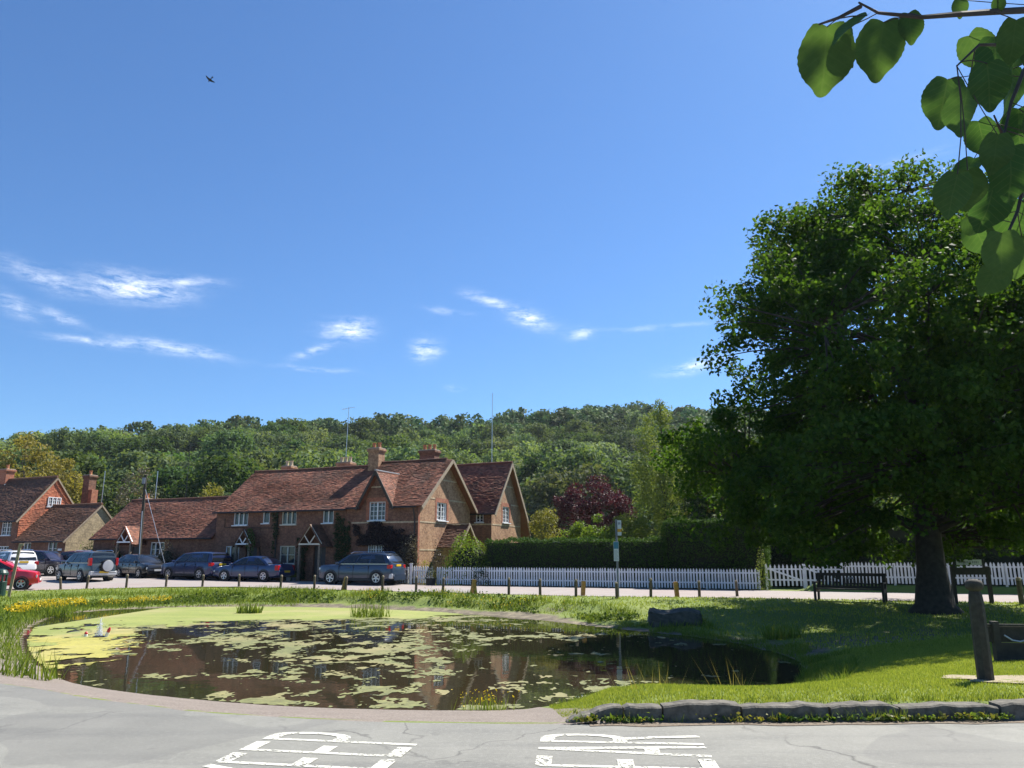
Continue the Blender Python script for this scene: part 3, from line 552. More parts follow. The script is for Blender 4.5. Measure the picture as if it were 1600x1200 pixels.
def barge(parent, s, pts, m='barge_wood', w=.05, h=.2):
    b = MB()
    for p, q_ in zip(pts[:-1], pts[1:]): b.bar((s, p[0], p[1] - .1), (s, q_[0], q_[1] - .1), w, h)
    return b.build('barge_board', m, parent)
def chimney(parent, s0, s1, t0, t1, z0, z1, pots=2, m='brick_red', pm='chimney_pot', along='s'):
    b = MB(); b.box(s0, s1, t0, t1, z0, z1 - .22); b.box(s0 - .05, s1 + .05, t0 - .05, t1 + .05, z1 - .22, z1 - .12); b.box(s0 - .09, s1 + .09, t0 - .09, t1 + .09, z1 - .12, z1)
    c = b.build('chimney', m, parent); MB().box(s0 - .04, s1 + .04, t0 - .04, t1 + .04, z1, z1 + .07).build('flaunching', 'mortar_cap', c)
    for i in range(pots):
        f = (i + .5) / pots; p = (s0 + (s1 - s0) * f, (t0 + t1) / 2) if along == 's' else ((s0 + s1) / 2, t0 + (t1 - t0) * f)
        MB().lathe([(.13, .06), (.14, .1), (.115, .14), (.105, .36), (.13, .38), (.13, .43), (.085, .43), (.08, .3)], 10, c=(p[0], p[1], z1)).build('chimney_pot', pm, c, smooth=False)
    return c
def porch(parent, sc, hw, tf, zb, zt, tb, m, tm, post=True):
    """gabled hood facing the street with a lattice in its gable"""
    p = MB(); p.bar((sc - hw, tf, zb), (sc, tf, zt), .06, .10); p.bar((sc + hw, tf, zb), (sc, tf, zt), .06, .10); p.bar((sc - hw, tf, zb), (sc + hw, tf, zb), .06, .09)
    lat = p.build('porch', m, parent); q = MB(); mz = (zb + zt) / 2 + .02
    q.bar((sc - hw * .5, tf, mz), (sc, tf, zb + .02), .05, .06); q.bar((sc + hw * .5, tf, mz), (sc, tf, zb + .02), .05, .06); q.build('lattice', m, lat)
    ov = .12; dz = (zt - zb) / hw; r = MB()
    Lf = ((sc - hw - ov, tf - .1, zb - ov * dz), (sc - hw - ov, tb, zb - ov * dz), (sc, tb, zt + .06), (sc, tf - .1, zt + .06)); Rt = ((sc + hw + ov, tb, zb - ov * dz), (sc + hw + ov, tf - .1, zb - ov * dz), (sc, tf - .1, zt + .06), (sc, tb, zt + .06))
    slab(r, *Lf, .05); slab(r, *Rt, .05); ro = r.build('porch_roof', tm, lat); tiles(ro, tm, *Lf, lift=.02, sag=0); tiles(ro, tm, *Rt, lift=.02, sag=0)
    if post:
        for k in (-1, 1): MB().box(sc + k * hw * .85 - .07, sc + k * hw * .85 + .07, tf - .02, tf + .12, 0, zb).build('porch_post', 'oak_timber', lat)
    return lat
FR = dict(p0=(0, 0, 0), ax=(1, 0, 0), n=(0, -1, 0))
def fr(t=0): return dict(p0=(0, t, 0), ax=(1, 0, 0), n=(0, -1, 0))
def gb(s): return dict(p0=(s, 0, 0), ax=(0, 1, 0), n=(1, 0, 0))
def rect(a, b, c, d): return [(a, c), (b, c), (b, d), (a, d)]
def band(parent, s, t0, t1, z, m='brick_cream', h=.085): return MB().box(s - .02, s + .018, t0, t1, z, z + h).build('string_course', m, parent)
def lintel_g(parent, s, h, m='brick_red'):
    b = MB(); b.box(s - .02, s + .012, h[0] - .22, h[1] + .22, h[3], h[3] + .26); b.box(s - .02, s + .012, h[0] - .2, h[0], h[2], h[3]); b.box(s - .02, s + .012, h[1], h[1] + .2, h[2], h[3]); return b.build('brick_surround', m, parent)

# --- long brown brick cottage (left part of the terrace)
H1 = based('brick_cottage', 'long two-storey brown brick cottage with casement windows and a lattice porch', 'house', (-10, 2, .1), row=True)
wins = [(-13.72, -12.55, 3.53, 4.42, 3), (-11.36, -10.82, 3.62, 4.40, 1), (-9.85, -8.72, 3.52, 4.42, 3), (-6.72, -5.94, 3.56, 4.42, 2), (-14.2, -13.1, 1.15, 2.2, 3), (-9.85, -8.68, 1.1, 2.2, 2)]
doors = [(-12.55, -11.65, .1, 2.15), (-7.28, -6.38, .1, 2.2)]
wall(H1, 'brick_brown', outer=rect(-15.15, -5.0, -.1, 4.6), holes=[w[:4] for w in wins] + doors, **FR)
wall(H1, 'brick_brown', p0=(-15.15, 0, 0), ax=(0, 1, 0), n=(-1, 0, 0), outer=[(0, -.1), (7, -.1), (7, 4.6), (3.5, 7.3), (0, 4.6)]); wall(H1, 'brick_brown', p0=(0, 7, 0), ax=(1, 0, 0), n=(0, 1, 0), outer=rect(-15.15, -5, -.1, 4.6))
for k, w in enumerate(wins): window(H1, h=w[:4], lights=w[4], m='white_paint' if k in (0, 1, 3, 4) else 'cream_paint', rows=2 if k == 5 else 1, curtain=False, **FR)
for d in doors:
    o = MB().box(d[0], d[1], .12, .17, .1, d[3]).build('door', 'sash_dark', H1); MB().lathe([(.02, 0), (.035, .03), (.03, .06)], 8, Matrix.Translation((d[1] - .12, .10, 1.1)) @ Matrix.Rotation(R(90), 4, 'X')).build('door_knob', 'chrome', o)
gable_roof(H1, -15.15, -5.0, 0, 7, 4.6, 3.5, 7.38, vg=.12)
porch(H1, -12.1, .62, -.85, 2.32, 3.2, .0, 'white_paint', 'roof_tile_brown'); porch(H1, -6.83, .86, -1.05, 2.28, 3.4, .0, 'cream_paint', 'roof_tile_brown')
chimney(H1, -13.9, -13.15, 4.7, 5.3, 5.9, 7.85, 2, 'brick_gable', 'cream_pot'); chimney(H1, -9.2, -8.15, 4.7, 5.3, 5.9, 7.9, 3, 'brick_gable', 'cream_pot')
MB().tube([(-14.55, -.03, 3.95), (-14.4, -.03, 3.95), (-14.4, -.03, 3.4), (-10.0, -.03, 3.3)], .02, 5).build('cable_run', 'gutter_black', H1); MB().tube([(-10.15, -.06, .1), (-10.15, -.06, 4.4)], .045, 6).build('downpipe', 'gutter_black', H1)
MB().tube([(-8.7, 5.0, 8.1), (-8.65, 5.0, 11.9)], .022, 5).bar((-9.2, 5, 11.75), (-8.1, 5, 11.85), .02).bar((-9.1, 4.8, 11.77), (-9.1, 5.25, 11.77), .012).bar((-8.9, 4.8, 11.78), (-8.9, 5.2, 11.78), .012).bar((-8.4, 4.85, 11.83), (-8.4, 5.2, 11.83), .012).build('television_aerial', 'aerial_metal', H1)

# --- gabled house at the right end of the terrace, with rear wing
H2 = based('gabled_house', 'brown brick house with two lit end gables, half dormer and red brick trim', 'house', (-2, 4, .1), row=True)
w5 = (-3.38, -2.25, 3.66, 4.78); w6 = (-3.38, -2.28, 1.05, 2.28)
wall(H2, 'brick_brown', outer=[(-4.98, -.1), (0, -.1), (0, 4.68), (-1.78, 4.68), (-2.83, 6.5), (-3.88, 4.68), (-4.98, 4.68)], holes=[w5, w6], **FR)
window(H2, h=w5, lights=2, rows=4, bars=2, **FR); window(H2, h=w6, lights=2, rows=4, bars=3, **FR)
MB().box(-3.6, -2.03, -.012, .03, 4.78, 5.02).box(-3.58, -3.38, -.012, .03, 3.66, 4.78).box(-2.25, -2.05, -.012, .03, 3.66, 4.78).build('brick_surround', 'brick_red', H2); MB().box(-4.6, 0, -.018, .02, 3.5, 3.585).build('string_course', 'brick_cream', H2); MB().box(-3.3, -2.36, -.015, .02, 5.62, 5.7).build('string_course', 'brick_cream', H2)
g1 = (2.3, 3.62, 3.72, 4.82)
wall(H2, 'brick_gable', outer=[(0, -.1), (7, -.1), (7, 4.68), (3.55, 7.5), (0, 4.68)], holes=[g1], **gb(0)); window(H2, h=g1, lights=2, rows=4, bars=2, curtain=True, **gb(0)); lintel_g(H2, 0, g1)
MB().box(-.02, .014, .0, .2, 0, 4.5).build('brick_quoin', 'brick_red', H2)
band(H2, 0, .2, 6.8, 3.52); band(H2, 0, .62, 2.05, 4.98); band(H2, 0, 3.9, 6.3, 4.98); band(H2, 0, 2.1, 4.9, 6.2, h=.08); band(H2, 0, .2, 3, 1.9)
wall(H2, 'brick_brown', p0=(0, 7, 0), ax=(1, 0, 0), n=(0, 1, 0), outer=rect(-4.98, 0, -.1, 4.68))
gable_roof(H2, -4.85, 0, 0, 7, 4.68, 3.55, 7.58, vg=.0, name='roof', cut=(-3.9, -1.76)); 
k = (7.58 - 4.68) / 3.55; F = ((0, -.28, 4.68 - .28 * k), (.42, -.28, 4.68 - .28 * k), (.42, 3.55, 7.58), (0, 3.55, 7.58)); Bk = ((.42, 7.28, 4.68 - .28 * k), (0, 7.28, 4.68 - .28 * k), (0, 3.55, 7.58), (.42, 3.55, 7.58))
b = MB(); slab(b, *F); slab(b, *Bk); r_ = b.build('verge', 'roof_tile', H2); tiles(r_, 'roof_tile', *F); tiles(r_, 'roof_tile', *Bk)
barge(H2, .44, [(-.32, 4.42), (3.55, 7.58), (7.4, 4.36)])
DF = lambda sg: ((-2.83 + sg * 1.28, -.32, 4.36), (-2.83 + sg * 1.28, .15, 4.36), (-2.83, 2.5, 6.62), (-2.83, -.32, 6.62))
b = MB(); slab(b, *DF(-1)); slab(b, *DF(1)); d_ = b.build('dormer_roof', 'roof_tile', H2); tiles(d_, 'roof_tile', *DF(-1)); tiles(d_, 'roof_tile', *DF(1)); MB().bar((-2.83, -.34, 6.66), (-2.83, 2.45, 6.66), .13, .06).build('ridge_flashing', 'lead', d_)
MB().bar((-4.14, -.34, 4.3), (-2.83, -.34, 6.56), .05, .16).bar((-1.52, -.34, 4.3), (-2.83, -.34, 6.56), .05, .16).build('barge_board', 'bench_wood', d_)
chimney(H2, -5.6, -4.8, 3.05, 3.8, 6.5, 8.5, 2, 'brick_gable'); chimney(H2, -2.6, -1.5, 4.6, 5.3, 6.3, 8.4, 3, 'brick_brown')
# door hood on the gable side
PF = ((.0, 2.4, 2.1), (1.55, 2.4, 2.1), (1.55, 3.75, 3.48), (0, 3.75, 3.48)); PB = ((1.55, 5.1, 2.1), (0, 5.1, 2.1), (0, 3.75, 3.48), (1.55, 3.75, 3.48)); b = MB(); slab(b, *PF, .06); slab(b, *PB, .06); ph = b.build('side_porch_roof', 'roof_tile_brown', H2); tiles(ph, 'roof_tile_brown', *PF); tiles(ph, 'roof_tile_brown', *PB)
MB().bar((0, 3.75, 3.54), (1.55, 3.75, 3.54), .14, .07).bar((1.57, 2.35, 2.0), (1.57, 3.75, 3.46), .05, .13).bar((1.57, 5.15, 2.0), (1.57, 3.75, 3.46), .05, .13).build('barge_board', 'barge_wood', ph)
for tt in (2.75, 4.75): MB().box(1.25, 1.48, tt - .12, tt + .12, 0, 2.3).build('porch_pier', 'brick_red', H2)
MB().tube([(-.18, -.08, .1), (-.18, -.08, 3.7), (-.18, -.3, 4.3)], .04, 6).build('downpipe', 'gutter_black', H2)
# rear wing
wg = (9.25, 10.45, 3.82, 4.92); wf = (.24, .80, 3.78, 4.62)
wall(H2, 'brick_gable', outer=[(7.4, -.1), (12.6, -.1), (12.6, 4.7), (10.1, 7.92), (7.4, 4.7)], holes=[wg], **gb(1.4)); window(H2, h=wg, lights=2, rows=4, bars=2, **gb(1.4)); lintel_g(H2, 1.4, wg)
wall(H2, 'brick_brown', outer=rect(-3, 1.4, -.1, 4.7), holes=[wf], **fr(7.4)); window(H2, h=wf, lights=2, rows=4, bars=1, **fr(7.4))
band(H2, 1.4, 7.5, 12.5, 3.6); band(H2, 1.4, 8.0, 9.0, 5.05); band(H2, 1.4, 10.7, 12.1, 5.05); band(H2, 1.4, 9.1, 11.1, 6.3); MB().box(-3, 1.4, 7.38, 7.42, 3.6, 3.685).build('string_course', 'brick_cream', H2)
gable_roof(H2, -5, 1.4, 7.45, 12.6, 4.7, 10.1, 8.0, vg=.38, name='wing_roof'); barge(H2, 1.80, [(7.1, 4.3), (10.1, 8.0), (12.9, 4.35), (13.5, 3.1)])
cs = ((1.78, 13.6, 2.9), (-3, 13.6, 2.9), (-3, 12.85, 4.38), (1.78, 12.85, 4.38)); b = MB(); slab(b, *cs); tiles(b.build('catslide_roof', 'roof_tile', H2), 'roof_tile', *cs)
MB().tube([(.1, 10.3, 8.0), (.12, 10.3, 13.2)], .024, 5).build('whip_aerial', 'aerial_metal', H2)

# --- low single-storey cottage
H3 = based('low_cottage', 'low brick cottage with a broad tiled roof and small white lattice porch', 'house', (-20.5, 2, .3), row=True)
wb = (-20.75, -19.5, 1.55, 2.5)
wall(H3, 'brick_brown', outer=rect(-26.2, -15.18, -.1, 3.0), holes=[wb, (-22.5, -21.6, .2, 2.2)], **FR); window(H3, h=wb, lights=3, rows=2, **FR)
MB().box(-22.5, -21.6, .1, .15, .2, 2.2).build('door', 'sash_dark', H3)
wall(H3, 'brick_brown', p0=(-26.2, 0, 0), ax=(0, 1, 0), n=(-1, 0, 0), outer=[(0, -.1), (6, -.1), (6, 3), (3, 5.6), (0, 3)]); wall(H3, 'brick_brown', p0=(0, 6, 0), ax=(1, 0, 0), n=(0, 1, 0), outer=rect(-26.2, -15.18, -.1, 3))
gable_roof(H3, -26.2, -15.3, 0, 6, 3.0, 3.0, 5.62, vg=.1); porch(H3, -22.0, .72, -1.1, 2.5, 3.5, .1, 'white_paint', 'roof_tile')
chimney(H3, -27.4, -26.75, 4.6, 5.3, 3.0, 5.9, 2, 'brick_red'); 
MB().tube([(-25.6, 4.5, 5.2), (-25.6, 4.5, 8.0)], .03, 5).build('aerial_mast', 'aerial_metal', H3); MB().tube([(-24.6, 6.5, 3.0), (-24.55, 6.5, 10.4)], .022, 5).bar((-24.9, 6.5, 10.2), (-24.1, 6.5, 10.35), .02).bar((-27.2, 6.4, 8.6), (-24.55, 6.5, 8.9), .012).build('television_aerial', 'gutter_black', H3)

# --- cottage with pale flint gable
H4 = based('flint_cottage', 'small cottage with a sunlit buff flint gable and brown tiled roof', 'house', (-31.5, 2, .3), row=True)
wa = [(-33.4, -32.6, 1.6, 2.55), (-30.8, -29.85, 1.6, 2.62)]
wall(H4, 'brick_brown', outer=rect(-34.28, -29, -.1, 2.9), holes=wa, **FR)
for w in wa: window(H4, h=w, lights=2, rows=2, **FR)
wall(H4, 'flint', outer=[(0, -.1), (5.2, -.1), (5.2, 2.9), (2.6, 5.36), (0, 2.9)], **gb(-29)); gable_roof(H4, -34.2, -29, 0, 5.2, 2.9, 2.6, 5.42, 'roof_tile_brown', vg=.1, ridge_m='roof_tile_brown'); barge(H4, -28.87, [(-.3, 2.62), (2.6, 5.42), (5.5, 2.62)], 'barge_wood', .04, .12)
MB().box(-29.7, -29.3, -.03, 0, 1.95, 2.1).build('name_plate', 'sign_white', H4)

# --- tile-hung house at the far left
H5 = based('tile_hung_house', 'house with orange-red tile-hung gable and brick chimney', 'house', (-40, 2.6, .3), row=True)
wA = [(-36.1, -35.0, 3.1, 4.3), (-36.2, -35.0, 1.3, 2.3), (-39.5, -38.4, 3.1, 4.3)]
wall(H5, 'brick_brown', outer=rect(-47, -34.3, -.1, 4.5), holes=wA, **FR)
for w in wA: window(H5, h=w, lights=2, rows=4, bars=2, **FR)
ga = (2.1, 3.2, 5.35, 6.1)
wall(H5, 'brick_red', outer=[(0, -.1), (5.3, -.1), (5.3, 4.5), (2.65, 7.6), (0, 4.5)], **gb(-34.3))
b = MB()
tiles(H5, 'hung_tile', (-34.26, 0, 2.4), (-34.26, 5.3, 2.4), (-34.26, 5.3, 4.5), (-34.26, 0, 4.5), 'hung_tiles', .13, .19, .03, .01); tiles(H5, 'hung_tile', (-34.26, 0, 4.5), (-34.26, 5.3, 4.5), (-34.26, 2.65, 7.6), (-34.26, 2.65, 7.6), 'hung_tiles', .13, .19, .03, .01)
window(H5, h=ga, lights=3, rows=3, bars=2, back=-.10, **gb(-34.3)); gable_roof(H5, -47, -34.3, 0, 5.3, 4.5, 2.65, 7.68, 'roof_tile_brown', vg=.12, ridge_m='roof_tile_brown'); barge(H5, -34.12, [(-.3, 4.15), (2.65, 7.68), (5.6, 4.15)], 'barge_wood', .04, .12)
c5 = chimney(H5, -40.65, -39.8, 2.3, 3.0, 6.6, 8.5, 1, 'brick_red'); MB().bar((-39.68, 2.2, 7.2), (-39.68, 3.2, 7.75), .04, .12).build('flashing', 'lead', c5)
# tall double stack behind the flint cottage
CH = chimney(H4, -35.75, -35.05, 6.2, 6.9, 0, 8.2, 1, 'brick_brown'); MB().box(-35.05, -34.65, 6.25, 6.85, 0, 7.0).build('lower_stack', 'brick_red', CH); MB().tube([(-34.2, 6.9, 3), (-34.15, 6.9, 8.6)], .035, 5).build('aerial_mast', 'aerial_metal', CH)

# ------------------------------------------------------------------ cars
def wheel(parent, x, y, r, side, m='alloy', spokes=5):
    M = Matrix.Translation((x, y, r)) @ Matrix.Rotation(R(-90 * side), 4, 'X')
    wh = MB().lathe([(r * .62, -.10), (r * .93, -.10), (r, -.06), (r, .06), (r * .93, .10), (r * .66, .105), (r * .64, .06), (.03, .05)], 22, M).build('wheel', 'tyre', parent)
    b = MB()
    b.lathe([(r * .66, .085), (r * .63, .108), (r * .57, .108), (r * .56, .07)], 20, M, cap=False)
    for k in range(spokes):
        a = 2 * math.pi * k / spokes + .3; b.bar(M @ Vector((r * .06 * math.cos(a), r * .06 * math.sin(a), .085)), M @ Vector((r * .6 * math.cos(a), r * .6 * math.sin(a), .095)), r * .17, .03, (0, side, 0))
    b.lathe([(r * .17, .06), (r * .17, .11), (r * .1, .12)], 10, M); b.build('rim', m, wh); return wh
def car(name, label, loc, rz, L=4.4, Wd=1.8, Hh=1.6, belt=.98, gh=(-2.0, -1.7, .3, 1.15), nose=.82, tail=None, paint='paint_black', wr=.33, wb=(-1.3, 1.35), panes=((.06, .36), (.39, .66), (.69, .96)), cladding=False, rails=False, spare=False, plate_z=.85, lamps='tall', bumper='body', rear_glass=True, alloy='alloy', group='cars parked along the far road'):
    o = thing(name, label, 'car', loc, rz, group); h = L / 2; w = Wd / 2; tail = tail or belt; x0, x1, x2, x3 = gh
    def top(x):
        if x <= x0: return tail + (belt - tail) * max(0, 1 - (x0 - x) / .15) if tail != belt else belt
        if x <= x3: return belt
        f = (x - x3) / (h - x3); return belt + .0 - (belt - nose) * f ** 1.6
    xsn = np.unique(np.concatenate([np.linspace(-h, h, 23), [x0, x3, x0 - .15, -h + .03, h - .03, h - .09, -h + .09]])); rings = []
    for x in xsn:
        e = abs(x) / h; ww = w * (1 - .20 * max(0, (e - .72) / .28) ** 2); zb = .20 + .16 * max(0, (e - .8) / .2) ** 2; zt = top(x); en = max(0, (e - .955) / .045); zt -= en ** 2 * .22; zb += en * .06; hh = zt - zb
        rings.append([(x, 0, zb), (x, ww * .84, zb), (x, ww * .97, zb + .12 * hh), (x, ww, zb + .42 * hh), (x, ww * .985, zb + .74 * hh), (x, ww * .945, zb + .94 * hh), (x, ww * .86, zt), (x, 0, zt + .025)])
    def loft(rings, b):
        n = len(rings[0]); full = [r + [(p[0], -p[1], p[2]) for p in r[-2:0:-1]] for r in rings]; m = len(full[0]); i0 = len(b.v)
        for r in full: b.v += [tuple(map(float, p)) for p in r]
        for k in range(len(full) - 1):
            for j in range(m): b.f.append((i0 + k * m + j, i0 + (k + 1) * m + j, i0 + (k + 1) * m + (j + 1) % m, i0 + k * m + (j + 1) % m)); b.uv.append([(0, 0)] * 4)
        b.f.append(tuple(i0 + j for j in range(m))); b.uv.append([(0, 0)] * m); b.f.append(tuple(i0 + (len(full) - 1) * m + j for j in range(m))[::-1]); b.uv.append([(0, 0)] * m)
    b = MB(); loft(rings, b); wbt, wrf = w * .925, w * .74; gr = []
    for x, zt, wt, wl in ((x0, belt + .01, wbt * .93, wbt * .95), (x0 * .5 + x1 * .5 - .03, (belt + Hh) / 2 + .03, (wbt * .95 + wrf) / 2, wbt * .97), (x1, Hh - .05, wrf * .94, wbt), (x1 * .7 + x2 * .3, Hh, wrf, wbt), (x1 * .35 + x2 * .65, Hh - .005, wrf, wbt), (x2, Hh - .06, wrf * .96, wbt), (x2 * .45 + x3 * .55, (belt + Hh) / 2 + .02, (wbt + wrf) / 2 * .98, wbt * .99), (x3, belt + .01, wbt * .95, wbt * .96)):
        hh = zt - belt + .04; gr.append([(x, 0, belt - .04), (x, wl, belt - .04), (x, wl + (wt - wl) * .5, belt - .04 + hh * .55), (x, wt, zt - .05 * min(1, hh * 3)), (x, wt * .86, zt), (x, 0, zt + .02)])
    loft(gr, b); body = b.build('body', paint, o, smooth=True); bv = body.modifiers.new('edge', 'EDGE_SPLIT'); bv.split_angle = R(38)
    yat = lambda z: wbt + (wrf - wbt) * (z - belt) / (Hh - .1 - belt) + .006
    zl, zh = belt + .05, Hh - .12
    xl = lambda z: x0 + (x1 - x0) * (z - belt) / (Hh - .05 - belt) + .09; xr = lambda z: x3 + (x2 - x3) * (z - belt) / (Hh - .06 - belt) - .10
    for sd_ in (1, -1):
        for f0, f1 in panes:
            c = []
            for f, z in ((f0, zl), (f1, zl), (f1, zh), (f0, zh)): x = xl(z) + (xr(z) - xl(z)) * f; c.append(Vector((x, sd_ * (yat(z) + .012), z)))
            inn = [p - Vector((0, sd_ * .035, 0)) for p in c]; q = MB().poly(c)
            for i in range(4): q.poly([c[i], c[(i + 1) % 4], inn[(i + 1) % 4], inn[i]])
            q.build('side_window', 'car_glass', o)
        MB().box(x3 - .28, x3 - .16, min(sd_ * w * .98, sd_ * (w + .17)), max(sd_ * w * .98, sd_ * (w + .17)), belt - .02, belt + .13).build('wing_mirror', paint, o, bevel=.03)
        if rails: MB().tube([(x1 + .1, sd_ * wrf * .9, Hh), (x1 + .3, sd_ * wrf * .9, Hh + .05), (x2 - .2, sd_ * wrf * .9, Hh + .05), (x2, sd_ * wrf * .9, Hh - .02)], .022, 6).build('roof_rail', 'chrome', o)
    def screen(xa, za, xb, zb_, f, nm, lo=.12, hi=.9):
        c = []; n = Vector((zb_ - za, 0, xa - xb)).normalized(); n = n if n.x * f > 0 else -n
        for k, s_ in ((lo, 1), (lo, -1), (hi, -1), (hi, 1)): x = xa + (xb - xa) * k; z = za + (zb_ - za) * k; y = (wbt + (wrf - wbt) * k) * .88; c.append(Vector((x, s_ * y, z)) + n * .035)
        q = MB().poly(c); ce = [p - n * .05 for p in c]
        for i in range(4): q.poly([c[i], c[(i + 1) % 4], ce[(i + 1) % 4], ce[i]])
        q.build(nm, 'car_glass', o)
    for sd_ in (1, -1):
        for f in [panes[k][1] + .015 for k in range(len(panes) - 1)] + [panes[-1][1]]:
            x = xl(zl) + (xr(zl) - xl(zl)) * f; MB().box(x - .009, x + .009, min(sd_ * w * .95, sd_ * (w + .004)), max(sd_ * w * .95, sd_ * (w + .004)), .36, belt - .06).build('door_seam', 'dark_trim', o)
        for f0, f1 in panes[-2:]: x = xl(zl) + (xr(zl) - xl(zl)) * (f0 + .05); MB().box(x, x + .2, min(sd_ * w * .97, sd_ * (w + .03)), max(sd_ * w * .97, sd_ * (w + .03)), belt - .17, belt - .135).build('door_handle', paint, o)
        MB().bar((xl(zl) - .02, sd_ * (yat(zl) + .02), zl - .025), (xr(zl) + .02, sd_ * (yat(zl) + .02), zl - .025), .012, .022).build('window_trim', 'chrome' if rails else 'dark_trim', o)
    screen(x3, belt, x2, Hh - .05, 1, 'windscreen'); screen(x0, belt, x1, Hh - .05, -1, 'rear_window', .10 if not spare else .05)
    for wx in wb:
        for sd_ in (1, -1):
            M = Matrix.Translation((wx, sd_ * (w - .05), wr + .01)) @ Matrix.Rotation(R(-90 * sd_), 4, 'X'); MB().lathe([(wr * 1.16, -.25), (wr * 1.16, .052), (wr * 1.02, .056), (wr * 1.0, .03)], 22, M).build('wheel_arch', 'dark_trim', o); wheel(o, wx, sd_ * (w - .075), wr, sd_, alloy)
    if cladding: MB().box(wb[0] + wr * 1.1, wb[1] - wr * 1.1, -w - .012, w + .012, .2, .36).build('sill_cladding', 'dark_trim', o, bevel=.02)
    zt, zb = tail, .30
    lz = {'tall': (belt - .12, Hh - .38), 'mid': (belt - .22, belt - .02), 'low': (tail - .34, tail - .06)}[lamps]
    for sd_ in (1, -1):
        a = -h * .985 if lamps != 'tall' else min(-h + .05, x0 + .02); MB().box(a - .015, a + .22, min(sd_ * w * .66 if lamps != 'tall' else sd_ * w * .76, sd_ * w * .93), max(sd_ * w * .66 if lamps != 'tall' else sd_ * w * .76, sd_ * w * .93), lz[0], lz[1]).build('tail_light', 'lamp_red', o, bevel=.02)
        MB().box(h - .28, h - .03, min(sd_ * w * .52, sd_ * w * .86), max(sd_ * w * .52, sd_ * w * .86), nose - .26, nose - .10).build('headlight', 'lamp_clear', o, bevel=.04)
    rb = {'body': paint, 'dark': 'dark_trim', 'silver': 'bumper_silver'}[bumper]
    MB().box(-h - .05, -h + .3, -w * .86, w * .86, .34, .60).build('rear_bumper', rb, o, bevel=.05); MB().box(h - .3, h + .04, -w * .82, w * .82, .28, .52).build('front_bumper', 'dark_trim' if bumper != 'body' else paint, o, bevel=.05); MB().box(h - .06, h + .012, -w * .42, w * .42, nose - .28, nose - .14).build('grille', 'dark_trim', o)
    MB().box(-h - .07 if plate_z < .62 else -h - .02, -h + .03, -.26, .26, plate_z, plate_z + .11).build('number_plate', 'plate_yellow', o); MB().box(h + .01, h + .055, -.26, .26, .42, .53).build('number_plate', 'plate_white', o)
    if spare:
        M = Matrix.Translation((-h - .13, -.12, .88)) @ Matrix.Rotation(R(-90), 4, 'Y'); sp_ = MB().lathe([(.02, -.13), (.30, -.13), (.345, -.08), (.345, .06), (.31, .10), (.02, .12)], 26, M).build('spare_wheel', 'dark_trim', o, smooth=False); MB().lathe([(.31, .101), (.30, .125), (.10, .135), (.02, .136)], 26, M).build('wheel_cover', 'bumper_silver', sp_)
    return o
ROW = ROWA + math.pi    # heading left along the street
def cz(s, t): return float(gz(s, t)) + .006
def row_car(x_mid, t, heading, **kw):
    s = onT(x_mid, 895, t)[0]; return car(loc=tuple(W(s, t, cz(s, t))), rz=heading, **kw)
SUVG = (-2.12, -1.75, .35, 1.12)
row_car(565, -2.5, ROW + R(3), name='suv', label='slate blue SUV with silver rear bumper parked outside the porch', L=4.6, Wd=1.88, Hh=1.70, belt=1.08, gh=(-2.25, -1.85, .35, 1.2), nose=1.02, paint='paint_slate', wr=.37, wb=(-1.45, 1.42), rails=True, cladding=True, lamps='mid', bumper='silver', plate_z=.98)
row_car(396, -2.4, ROW + R(4), name='saloon_car', label='dark blue saloon car with red rear lamps and yellow number plate', L=4.6, Wd=1.8, Hh=1.44, belt=.92, gh=(-1.62, -.85, .28, 1.12), nose=.74, tail=.97, paint='paint_blue', wr=.32, wb=(-1.35, 1.38), panes=((.04, .2), (.22, .58), (.61, .97)), lamps='low', plate_z=.5)
row_car(306, -2.4, ROW + R(-5), name='suv', label='navy blue SUV parked between the saloon and the black hatchback', L=4.5, Wd=1.85, Hh=1.64, belt=1.02, gh=(-2.16, -2.02, .35, 1.12), nose=.92, paint='paint_navy', wr=.35, wb=(-1.35, 1.35), lamps='mid', cladding=True, plate_z=.85)
row_car(221, -2.2, ROWA + R(-14), name='hatchback', label='black hatchback with clear headlights facing the utility pole side', L=3.9, Wd=1.7, Hh=1.46, belt=.93, gh=(-1.85, -1.45, .25, 1.1), nose=.76, paint='paint_black', wr=.30, wb=(-1.2, 1.2), panes=((.05, .3), (.33, .62), (.65, .97)), lamps='mid')
pc = G(160, 910, .1); car('suv', 'grey-green SUV with a covered spare wheel on its tail door', (pc[0] - 1.76, pc[1] + 1.32, cz(*ST(pc))), R(143), 4.4, 1.78, 1.70, 1.02, (-2.1, -1.98, .30, 1.0), .90, None, 'paint_greygreen', .34, (-1.3, 1.3), lamps='tall', spare=True, plate_z=.48, bumper='silver', cladding=False, rails=True)
pw_ = G(33, 906, .15); car('suv', 'white SUV with dark bumper beside the plum car', (pw_[0] - 1.7, pw_[1] + 1.4, cz(*ST(pw_))), R(141), 4.5, 1.82, 1.70, 1.05, (-2.15, -1.9, .3, 1.1), .92, None, 'paint_white', .35, (-1.35, 1.35), lamps='mid', bumper='dark', plate_z=.95, rails=True)
s_ = onT(66, 895, -3.2)[0]; car('suv', 'dark plum SUV facing the grey-green SUV', tuple(W(s_, -3.2, cz(s_, -3.2))), ROWA + R(14), 4.5, 1.84, 1.64, 1.0, (-2.1, -1.8, .3, 1.15), .9, None, 'paint_plum', .36, (-1.35, 1.35), lamps='mid', cladding=True)
